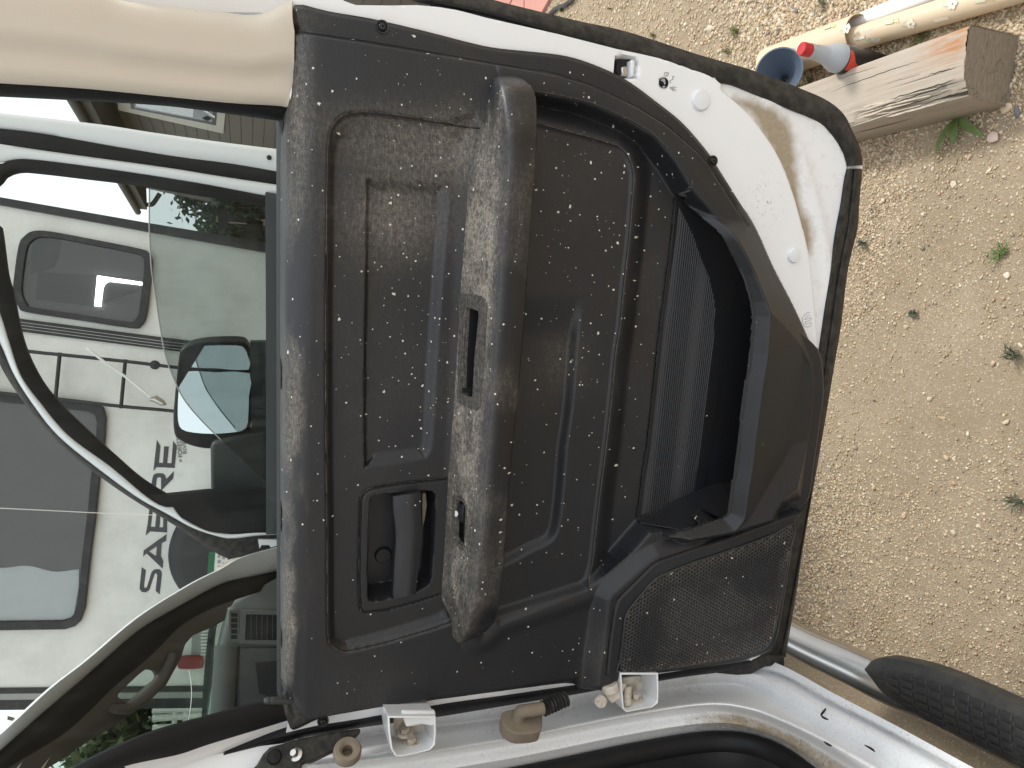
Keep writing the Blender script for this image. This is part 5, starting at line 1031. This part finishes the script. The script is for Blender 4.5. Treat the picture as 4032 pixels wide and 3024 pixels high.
dpl = Pl((HX - eo, yf - .1, 2), (-.2, -1, 0)); q = MB(); tube(q, cr([dpl.pt(580, 806), dpl.pt(592, 806), dpl.pt(604, 800), dpl.pt(630, 762)], 4), .045, 10); q.build('downpipe', M['eave'], RFo)
wpx = [(440,424),(467,434),(879,526),(888,430),(780,330),(560,300)]
def hwin(a, b, c_, d_, name, m, o, parent):
    q = MB(); P = [HS.pt(*p, o) for p in (a, b, c_, d_)]; prism(q, P, None, world=True, vec=(.03, 0, 0)); return q.build(name, m, parent, False)
wf = hwin((467,434), (879,526), (892,395), (440,250), 'window', M['winframe'], .07, HOUSE)
hwin((515,428), (850,494), (858,395), (500,260), 'window_sash', M['black'], .075, wf)
hwin((530,424), (835,480), (842,395), (515,265), 'pane', M['rvglass'], .08, wf); hwin((536,420), (760,462), (764,395), (520,270), 'blind', M['curtain'], .079, wf)
hwin((760,410), (845,466), (846,458), (762,400), 'muntin', M['offwhite'], .085, wf)

def tree(name, loc, hgt, rad, n, lm, label, cat, group=None, lsz=.10, trunk=.12, base=.25):
    t = thing(name, loc, label, cat, group); o = np.array(loc, float)
    q = MB(); pts = [o, o + [.05, 0, hgt * .35], o + [-.03, .04, hgt * .8]]; tube(q, cr(pts, 4), np.linspace(trunk, trunk * .25, 9), 8)
    for i in range(6):
        a = rng.uniform(0, 6.28); s0 = o + np.array([0, 0, hgt * rng.uniform(.25, .6)]); tube(q, [s0, s0 + np.array([math.cos(a), math.sin(a), .8]) * rad * .7], [trunk * .4, trunk * .1], 6)
    q.build('trunk', M['bark'], t, origin=tuple(o))
    cl = rng.normal(0, 1, (22, 3)); cl /= np.linalg.norm(cl, axis=1)[:, None]; cl *= rng.uniform(.3, .85, (22, 1)); ci = rng.integers(0, 22, n)
    P = cl[ci] + rng.normal(0, .17, (n, 3)); P = P * [rad, rad, hgt * (1 - base) * .5] + o + [0, 0, hgt * (base + (1 - base) * .5)]
    A = rng.normal(0, 1, (n, 3)); A /= np.linalg.norm(A, axis=1)[:, None]; B = np.cross(A, rng.normal(0, 1, (n, 3))); B /= np.linalg.norm(B, axis=1)[:, None]
    sz = lsz * rng.uniform(.5, 1.2, (n, 1)); V = np.stack([P - A * sz, P + B * sz * .45, P + A * sz, P - B * sz * .45], 1).reshape(-1, 3)
    obj('crown', V, np.arange(4 * n).reshape(-1, 4), lm, t, False, origin=tuple(o)); return t
tree('leafy_tree', (-7.3, 10.5, near(-7.3, 10.5)), 5.2, 2.6, 16000, M['bush'], 'grey green leafy tree seen through the windscreen left of the trailer', 'tree', None, .12)
tree('leafy_tree', (-5.4, 13.5, near(-5.4, 13.5)), 3.8, 2.6, 14000, M['bush'], 'lower bushy tree behind the white rail fence', 'tree', None, .11)
tree('evergreen_tree', (3.1, 15.5, near(3.1, 15.5)), 3.0, 1.1, 7000, M['tree'], 'dark tree standing against the far end of the house', 'tree', None, .11)
tree('evergreen_tree', (4.6, 21, near(4.6, 21)), 3.9, 1.7, 7000, M['tree'], 'dark tree farthest back past the house corner', 'tree', None, .14)
tree('evergreen_tree', (2.3, 24, near(2.3, 24)), 2.0, 1.6, 6000, M['tree'], 'low dark shrub beyond the trailer corner', 'shrub', None, .14, .08, .05)
# white fence seen through the windscreen
FP = Pl((0, 11.0, 0), (0, -1, 0)); FENCE = thing('white_fence', tuple(FP.pt(740, 2830)), 'white post and rail fence seen through the windscreen', 'fence')
for (x0, y0, x1, y1, r_) in ((632,2795,640,2832,.05),(690,2768,704,2828,.05),(722,2768,730,2798,.05),(640,2862,690,2868,.06)):
    pass
for a_, b_ in (((600,2796),(1000,2778)), ((600,2828),(1000,2804)), ((600,2868),(1000,2850)), ((600,2902),(1000,2890)), ((600,2938),(1000,2925))):
    q = MB(); A_, B_ = FP.pt(*a_), FP.pt(*b_); tube(q, [A_, B_], .05, 8); q.build('post', M['whitefence'], FENCE, False)
for a_, b_ in (((692,2740),(678,3060)), ((734,2740),(720,3060))):
    q = MB(); tube(q, [FP.pt(*a_), FP.pt(*b_)], .035, 8); q.build('rail', M['whitefence'], FENCE, False)
# plant stand and timber post far right, through the tinted glass
YP = Pl((2.2, 9.0, 0), (0, -1, 0)); STAND = thing('wire_stand', tuple(YP.pt(1050, 850)), 'black wire plant stand with pots near the house wall', 'plant stand')
for a_, b_ in (((985,800),(985,960)), ((1022,805),(1022,965))): 
    q = MB(); tube(q, [YP.pt(*a_), YP.pt(*b_)], .010, 6); q.build('shelf_wire', M['rvblack'], STAND)
for a_, b_ in (((940,815),(1100,820)), ((940,842),(1100,846)), ((940,888),(1100,892)), ((940,905),(1100,910)), ((940,925),(1100,930))):
    q = MB(); tube(q, [YP.pt(*a_), YP.pt(*b_)], .008, 6); q.build('upright_wire', M['rvblack'], STAND)
q = MB(); lathe(q, [(0, .0), (.10, 0), (.14, .16), (.14, .18), (0, .18)], YP.pt(1035, 905), (0, 0, 1), 16); tag(q.build('plant_pot', M['black']), 'dark round pot on the lower shelf of the wire stand', 'pot')
q = MB(); lathe(q, [(0, 0), (.03, 0), (.03, .25), (.16, .30), (.18, .36), (0, .33)], YP.pt(990, 870), (0, 0, 1), 16); tag(q.build('bird_bath', M['rvblack']), 'small dark bird bath beside the wire stand', 'bird bath')
q = MB(); P0_, P1_ = Pl((0, 12, 0), (0, -1, 0)).pt(806, 785), Pl((0, 12, 0), (0, -1, 0)).pt(818, 925); 
q = MB(); tp0 = Pl((0, 12, 0), (0, -1, 0)).pt(690, 850); box(q, (tp0[0], 12, .6), (.08, .08, 2.6)); tag(q.build('timber_post', M['tanwood']), 'tan square timber post standing beyond the tinted window', 'post')

# ================================================================== THINGS ON THE GROUND
G0 = GZ(0)
# sawn timber
zt_ = .14; Tz = GZ(zt_); cA, cB = Tz.pt(3789, 103), Tz.pt(3814, 374); fA, fB = Tz.pt(3152, 347), Tz.pt(3353, 488)
ax1 = ((fA - cA) / np.linalg.norm(fA - cA) + (fB - cB) / np.linalg.norm(fB - cB)) / 2; ax1 /= np.linalg.norm(ax1); ax2 = np.cross([0, 0, 1.0], ax1); wdt = abs((cA - cB) @ ax2)
if (cB - cA) @ ax2 < 0: ax2 = -ax2
Lp = 1.15; NL, NW = 260, 14; base = (cA + cB) / 2
loop = []
def cross(tt):
    hw = wdt / 2; r_ = .010; pts = []
    for i in range(26): pts.append((-hw + r_ + (2 * hw - 2 * r_ - .012) * i / 25, zt_))
    pts += [(hw - .010, zt_ - .003), (hw - .003, zt_ - .012), (hw, zt_ - .026), (hw, .07), (hw, .012), (hw - .008, 0), (-hw + .008, 0), (-hw, .01), (-hw, .07), (-hw, zt_ - r_), (-hw + .003, zt_ - .003)]
    return pts
Vp = []; nc = len(cross(0))
for i in range(NL):
    tt = i / (NL - 1); u_ = Lp * tt ** 1.3
    for j, (a_, z_) in enumerate(cross(tt)):
        worn = math.exp(-((a_ - wdt / 2 + .014) / .018) ** 2) * (z_ > .10); nz = float(vnoise(np.array([u_ * .10 + .3 * a_]), np.array([a_ * 2.2 + z_]), 110, 4)[0])
        dz = -worn * (.006 + .012 * nz) * max(.25, 1 - u_ / .5); da_ = -.006 * worn * nz
        Vp.append(base + ax1 * (u_ + (.006 * nz if i == 0 else 0)) + ax2 * (a_ + da_) + np.array([0, 0, z_ - zt_ + dz]))
Fp = grid_faces(NL, nc, True) + [tuple(range(nc)), tuple((NL - 1) * nc + j for j in range(nc))]
Rm = np.array([ax1, ax2, [0, 0, 1.0]]); bo = base - [0, 0, zt_]
me = sub_mesh('wooden_post', (np.array(Vp) - bo) @ Rm.T, Fp, M['timber'], True, 40); fix(me); me.set_sharp_from_angle(angle=math.radians(45))
POST = put(me, 'wooden_post', None, tuple(bo)); POST.rotation_euler = Matrix(Rm.T.tolist()).to_euler(); POST.location.z = ghz(bo[0], bo[1]) - .004
tag(POST, 'weathered square timber post lying on the gravel with a splintered edge', 'timber post')
Vl = (np.array(Vp) - bo) @ Rm.T
endv = np.zeros(len(Vl)); a = me.attributes.new('end', 'FLOAT', 'FACE'); fe = np.zeros(len(me.polygons)); 
for p in me.polygons:
    if abs(p.normal.x) > .8: fe[p.index] = 1
a.data.foreach_set('value', fe.astype(np.float32))
stv = np.exp(-((Vl[:, 0] - .03) / .06) ** 2 - ((Vl[:, 1] + wdt / 2 - .02) / .035) ** 2) * (Vl[:, 2] > .1) * 1.2; a = me.attributes.new('stain', 'FLOAT', 'POINT'); a.data.foreach_set('value', np.clip(stv, 0, 1).astype(np.float32))

def on_post(q, name, m):
    me_ = sub_mesh(name, (np.array(q.V) - bo) @ Rm.T, q.F, m, True, 50); fix(me_); o = bpy.data.objects.new(name, me_); COL.objects.link(o); o.parent = POST
    for nm in ('end', 'stain'): pass
    return o
for pts, r_ in (([(3224,379),(3340,334),(3467,288),(3560,258),(3671,223)], .0011), ([(3646,298),(3710,280),(3773,260)], .0012), ([(3250,330),(3380,285),(3500,246)], .0007), ([(3420,350),(3560,310),(3690,272)], .0006), ([(3500,392),(3640,350),(3760,310)], .0009), ([(3420,436),(3560,392),(3700,345),(3780,318)], .0013), ([(3480,440),(3620,398),(3740,352)], .0010), ([(3600,425),(3700,388),(3790,356)], .0010)):
    q = MB(); W_ = cr([Tz.pt(x, y) + [0, 0, -.0005] for x, y in pts], 8); n = len(W_); tube(q, W_ + np.random.default_rng(len(pts)).normal(0, .0006, W_.shape) * [1, 1, 0], [.0001 + r_ * math.sin(math.pi * min(1, (i + .6) / n)) for i in range(n)], 6); on_post(q, 'crack', M['dark'])
M['splinter'] = simple('split_wood', (.50, .43, .34), .85, var=.35, vs=90)
for i in range(16):
    u0 = rng.uniform(.0, .32); ln = rng.uniform(.05, .20); a0 = wdt / 2 - rng.uniform(.004, .034); q = MB(); r0 = rng.uniform(.0012, .0026)
    P_ = [base + ax1 * (u0 + ln * t_) + ax2 * (a0 + .003 * math.sin(3 * t_ + i)) + np.array([0, 0, -.004 - .010 * max(0, (a0 - wdt / 2 + .02) / .02) + .002 * math.sin(5 * t_)]) for t_ in np.linspace(0, 1, 8)]
    tube(q, P_, [r0 * (.3 + .7 * math.sin(math.pi * (j + .5) / 8)) for j in range(8)], 5); on_post(q, 'splinter', M['splinter'])
# rolled floor vinyl: a wide roll with a narrower one pushed into it
def roll(name, pts, R_, turns, label, m, thick=.0022):
    A_, B_ = [np.array(p) for p in pts]; ax = (B_ - A_) / np.linalg.norm(B_ - A_); e = np.cross(ax, [0, 0, 1.0]); e /= np.linalg.norm(e); g_ = np.cross(e, ax); L_ = np.linalg.norm(B_ - A_)
    n = int(40 * turns); V = []
    for side in (0, 1):
        for i in range(n + 1):
            th_ = -1.9 + 2 * math.pi * i / 40; r_ = R_ - .0035 * i / 40 - (thick if side else 0)
            for t_ in (0, 1): V.append(A_ + ax * L_ * t_ + r_ * (e * math.cos(th_) + g_ * math.sin(th_)) + np.array([0, 0, 0]))
    N1 = (n + 1) * 2; F = []
    for i in range(n):
        F.append((2 * i, 2 * i + 2, 2 * i + 3, 2 * i + 1)); F.append((N1 + 2 * i, N1 + 2 * i + 1, N1 + 2 * i + 3, N1 + 2 * i + 2))
        for t_ in (0, 1): F.append((2 * i + t_, N1 + 2 * i + t_, N1 + 2 * i + 2 + t_, 2 * i + 2 + t_))
    F += [(0, 1, N1 + 1, N1), (2 * n, N1 + 2 * n, N1 + 2 * n + 1, 2 * n + 1)]
    o = obj(name, V, F, m, None, True, 50, tuple(A_)); tag(o, label, 'vinyl roll'); return o, A_, ax, e, g_, L_
def prints(o, A_, ax, e, g_, L_, R_, items):
    """printed flowers, arrows and bars, a skin just above the vinyl"""
    def P(a, t, dr=.0004): return A_ + ax * a + (R_ + dr) * (e * math.cos(t) + g_ * math.sin(t))
    for a, t, kind in items:
        q = MB()
        if kind == 'flower':
            for k_ in range(5):
                an_ = k_ * 1.2566; ca, ct = a + .0065 * math.cos(an_), t + .0065 * math.sin(an_) / R_
                q.add([P(ca + .0048 * math.cos(z), ct + .0048 * math.sin(z) / R_) for z in np.linspace(0, 6.28, 9)[:-1]], [tuple(range(8))])
            q.build('printed_flower', M['flower'], o, False); q = MB(); q.add([P(a - .006, t - .004 / R_, .0003), P(a - .026, t + .004 / R_, .0003), P(a - .010, t + .010 / R_, .0003)], [(0, 1, 2)]); q.build('printed_leaf', M['mint'], o, False)
        elif kind == 'bar':
            q.add([P(a - .016, t), P(a + .016, t - .002 / R_), P(a + .016, t + .006 / R_), P(a - .016, t + .007 / R_)], [(0, 1, 2, 3)]); q.build('printed_bar', M['flower'], o, False)
        else:
            q.add([P(a, t), P(a + .016, t - .005 / R_), P(a + .010, t + .008 / R_)], [(0, 1, 2)]); q.build('printed_tulip', M['yellowp'], o, False)
            q = MB(); q.add([P(a - .024, t), P(a, t - .003 / R_), P(a, t + .007 / R_), P(a - .014, t + .008 / R_)], [(0, 1, 2, 3)]); q.build('printed_leaf', M['mint'], o, False)
M['flower'] = simple('pale_print', (.70, .62, .49), .5)
RO, RI = .046, .029
oz = lambda r_: GZ(r_)
pa, pb = oz(RO).pt(3060, 240), oz(RO).pt(3382, 128); R1o = roll('vinyl_roll', (pa + (pa - pb) * .12, pb), RO, 1.05, 'wide beige printed vinyl roll lying behind the funnel', M['vinyl'])
pc, pd = oz(RI + .012).pt(3340, 160), oz(RI + .004).pt(4040, -55); R2o = roll('vinyl_roll', (pc, pd + (pd - pc) * .2), RI, 1.3, 'narrow beige flowered vinyl roll sticking out of the wide roll', M['vinyl'])
prints(*R1o, RO, [(.17, 1.5, 'flower'), (.23, .95, 'bar'), (.33, 1.55, 'flower'), (.39, 1.0, 'bar'), (.40, .55, 'flower'), (.10, 1.1, 'tulip'), (.27, 2.0, 'tulip')])
prints(*R2o, RI, [(.06, 1.05, 'bar'), (.10, .55, 'tulip'), (.155, 1.55, 'tulip'), (.20, 1.0, 'flower'), (.27, .6, 'bar'), (.30, 1.5, 'flower'), (.37, 1.1, 'tulip'), (.44, 1.5, 'flower'), (.50, .9, 'bar')])
we, wf_ = GZ(.02).pt(3335, 105), GZ(.02).pt(3760, -60); q = MB(); ax = (wf_ - we) / np.linalg.norm(wf_ - we); lathe(q, [(0, 0), (.02, 0), (.02, .9), (0, .9)], we, ax, 24); tag(q.build('paper_roll', M['paper'], None, origin=tuple(we)), 'plain white rolled sheet lying against the flowered vinyl roll', 'paper roll')

# bottle
bb = G0.pt(3505, 282); bb[2] = ghz(bb[0], bb[1]); FY = Pl((0, bb[1], 0), (0, -1, 0)); topz = FY.pt(3150, 190)[2]; BH = topz - bb[2]; lean = np.array([(FY.pt(3150, 190)[0] - bb[0]) / BH, 0, 1.0])
BOT = thing('fluid_bottle', tuple(bb), 'grey plastic fluid bottle with red cap and black label behind the timber', 'bottle')
k_ = BH; q = MB(); lathe(q, [(0, 0), (.029, 0), (.031, .004), (.031, k_ * .56), (.0315, k_ * .575), (.0315, k_ * .61), (.030, k_ * .635), (.0200, k_ * .725), (.0192, k_ * .735), (.0150, k_ * .87), (.0162, k_ * .882), (.0162, k_ * .90), (0, k_ * .90)], bb, lean, 36); q.build('body', M['bottle'], BOT, sharp=50, origin=tuple(bb))
q = MB(); lathe(q, [(.0145, k_ * .893), (.0150, k_ * .90), (.0148, k_ * .975), (.0135, k_ * .99), (0, k_ * .992)], bb, lean, 28); q.build('cap', M['red'], BOT, sharp=50, origin=tuple(bb))
q = MB(); lathe(q, [(.0316, k_ * .06), (.0316, k_ * .57)], bb, lean, 36); q.build('label', M['labelblack'], BOT, origin=tuple(bb))
ev = np.array([1.0, 0, 0]); gv = np.array([0, 1.0, 0])
def lab_patch(t0, t1, z0, z1, z2, z3, m, name):
    q = MB(); V = []
    for i in range(9):
        t = t0 + (t1 - t0) * i / 8; f_ = i / 8
        for z in (z0 * (1 - f_) + z2 * f_, z1 * (1 - f_) + z3 * f_): V.append(bb + lean * k_ * z + .0319 * (ev * math.cos(t) + gv * math.sin(t)))
    q.add(V, grid_faces(9, 2)); q.build(name, m, BOT, origin=tuple(bb))
lab_patch(3.5, 4.9, .46, .56, .54, .565, M['labelred'], 'label_band'); lab_patch(3.3, 4.2, .30, .44, .50, .55, M['labelred'], 'label_band'); lab_patch(5.4, 6.4, .535, .555, .53, .55, M['labelred'], 'label_band')
for t in (5.55, 5.75, 5.95): lab_patch(t, t + .12, .46, .50, .45, .50, M['offwhite'], 'label_letter')
# funnel
fz = .135; fc = GZ(fz).pt(3066, 283); axf = np.array([-.14, -.60, .78]); axf /= np.linalg.norm(axf); q = MB()
lathe(q, [(.0575, -.004), (.060, -.002), (.060, .001), (.0565, .001), (.054, -.006), (.013, -.066), (.008, -.080), (.006, -.125), (.0085, -.125), (.0105, -.080), (.0155, -.066), (.0555, -.010), (.0575, -.004)], fc, axf, 48)
fo = fc - axf * .125; tag(q.build('funnel', M['funnel'], None, sharp=50, origin=tuple(fo)), 'blue grey plastic funnel tilted mouth up beside the vinyl roll', 'funnel')

# red pavers at the edge of the yard, and the hose
PATH = put(None, 'path', None, tuple(G0.pt(2060, 10))); PATH['kind'] = 'structure'
e_r = [(2176,-2),(2146,48)]
for k_, (y0, pxs) in enumerate([(0, [(2081,-150),(2230,-160),(2176,0),(2142,60),(2079,60)]), (0, [(2050,-150),(2077,-150),(2075,60),(2000,60),(2033,0)]), (0, [(1700,-150),(2044,-150),(2028,0),(1994,60),(1700,60)])]):
    q = MB(); P = [G0.pt(*p) for p in pxs]; P = [p * [1, 1, 0] + [0, 0, .022] for p in P]; prism(q, P, None, world=True, vec=(0, 0, -.05)); bev(q.build('paver', M['paver'], PATH, False), .004)
q = MB(); tube(q, cr([GZ(.012).pt(x, y) for x, y in ((2120,110),(2170,52),(2196,30),(2222,22),(2244,6),(2262,-14),(2300,-60))], 8), .011, 14); tag(q.build('garden_hose', M['hose']), 'black garden hose curving over the gravel beside the red pavers', 'hose')

# weeds
def leaf(q, root, tip, wmax, lift, fold=.25, n=9, shape=1.0):
    root, tip = np.array(root), np.array(tip); d_ = tip - root; L_ = np.linalg.norm(d_); d_ /= L_; side = np.cross(d_, [0, 0, 1.0]); side /= np.linalg.norm(side); V = []
    for i in range(n):
        t = i / (n - 1); c_ = root + (tip - root) * t + np.array([0, 0, lift * math.sin(math.pi * t * .9)]); wv = wmax * (math.sin(math.pi * min(1, t ** shape * .93 + .05)) ** .8) * (1 if t < .999 else .05)
        V += [c_ - side * wv, c_ + np.array([0, 0, -wv * fold]), c_ + side * wv]
    q.add(V, grid_faces(n, 3))
W0 = G0.pt(3776, 462); W0[2] = ghz(W0[0], W0[1])
WEED = thing('weed', tuple(W0), 'green weed with four long leaves growing against the timber', 'weed')
for (tx, ty, wv, lf) in ((3690,606,.0075,.012),(3764,572,.0105,.010),(3884,540,.0085,.012),(3932,412,.005,.02)):
    q = MB(); leaf(q, W0 + [0, 0, .004], GZ(.012).pt(tx, ty), wv, lf); q.build('leaf', M['weed'], WEED, True, 0, tuple(W0))
def tuft(px, py, r_, n, m, label, cat='weed', hgt=.02, wv=.0012, name='grass_tuft', grp=None):
    c_ = G0.pt(px, py); c_[2] = ghz(c_[0], c_[1]); q = MB()
    for i in range(n):
        a = rng.uniform(0, 6.283); d_ = r_ * .8 * rng.uniform(.2, 1) * (.5 + .5 * abs(math.cos(a * .5 + px))); leaf(q, c_ + [rng.normal(0, r_ * .12), rng.normal(0, r_ * .12), 0], c_ + [d_ * math.cos(a), d_ * math.sin(a), hgt * rng.uniform(.2, 1.1)], wv * rng.uniform(.7, 1.4), hgt * .5, .3, 5)
    tag(q.build(name, m, None, True, 0, tuple(c_)), label, cat, grp)
tuft(2905, 125, .045, 40, M['grass'], 'yellow green grass tuft above the middle of the door seal')
tuft(2872, 205, .04, 26, M['grass'], 'small grass tuft close to the door seal before the vinyl roll')
tuft(2580, 140, .035, 26, M['grass'], 'pale grass tuft at the door seal near the latch')
tuft(2408, 35, .022, 12, M['grass'], 'tiny grass tuft halfway between hose and vinyl rolls')
tuft(3245, 25, .04, 26, M['weedgrey'], 'dark weed clump on the gravel above the wide vinyl roll')
tuft(2218, 42, .02, 9, M['weed'], 'small bright green weed under the hose', wv=.004)
tuft(3945, 1000, .055, 34, M['weed'], 'star shaped green weed spreading flat on the sand', hgt=.012)
tuft(3600, 1238, .022, 9, M['weedgrey'], 'small weed with blunt oval leaves on bare sand', wv=.0045, hgt=.012)
tuft(3410, 960, .035, 22, M['weedgrey'], 'sparse weed beside the lower door edge')
tuft(4000, 1400, .05, 34, M['weedgrey'], 'grey green weed below the star shaped weed at the picture edge', hgt=.03)
tuft(4010, 1970, .045, 30, M['weedgrey'], 'dark weed lowest at the sandy picture edge', hgt=.025)
tuft(3195, 318, .03, 20, M['grass'], 'green sprig between funnel, bottle and timber')
tuft(3640, 150, .05, 36, M['grass'], 'low grass in the gap between timber and flowered roll', hgt=.012)
tuft(3830, 60, .05, 24, M['grass'], 'sparse grass beyond the end of the timber', hgt=.012)
# single stones
def stone(px, py, r_, tone, label, grp=None, nm='stone'):
    c_ = G0.pt(px, py); c_[2] = ghz(c_[0], c_[1]); V = rock_verts(1, np.array([r_]))[0] * [1, 1, .8]; o = obj(nm, V + c_ + [0, 0, r_ * .25], [tuple(f) for f in ICO_F], M['gravel'], None, False, 0, tuple(c_)); tones(o, np.repeat(np.array([tone]), 12, 0)); bev(o, r_ * .12, 1, 10); tag(o, label, 'stone', grp)
stone(3135, 42, .017, (.20, .18, .17), 'flat dark grey stone on gravel above the wide vinyl roll')
stone(4015, 440, .013, (.12, .13, .16), 'blue grey stone beyond the near end of the timber')
stone(3920, 545, .013, (.62, .48, .42), 'pinkish angular stone near the tip of the weed leaf')
stone(3975, 430, .012, (.62, .50, .33), 'tan stone between the timber end and the blue grey stone')
stone(3900, 675, .010, (.70, .62, .46), 'pale tan stone below the weed leaves on sand')
stone(3570, 2350, .010, (.72, .64, .48), 'pale lone stone on bare sand near the running board')
stone(3444, 1920, .011, (.56, .44, .26), 'yellowish lump of stone beside the lower door edge')
stone(3440, 1575, .009, (.16, .15, .15), 'dark flat stone beside the long door seal')
stone(3630, 975, .010, (.17, .18, .14), 'long thin dark stone lying aslant on the gravel')
for i in range(46):
    for _ in range(60):
        x, y = rng.uniform(3300, 4020), rng.uniform(600, 2500)
        if x > 3420 + (1500 - y) * .02 + 40 and not (y > 2300 and x > 3300 + 0): break
    t_ = TONES[rng.integers(0, 5)] * rng.uniform(.85, 1.05); stone(x, y, rng.uniform(.0055, .009), t_, 'small pale stone lying loose on the sandy ground', 'small pale stones on the sand')
for i in range(40):
    x, y = rng.uniform(2350, 3300), rng.uniform(-20, 180)
    t_ = TONES[rng.integers(0, 5)] * rng.uniform(.85, 1.05); stone(x, y, rng.uniform(.008, .014), t_, 'tan stone in the loose gravel past the door seal', 'tan stones in the gravel past the door')
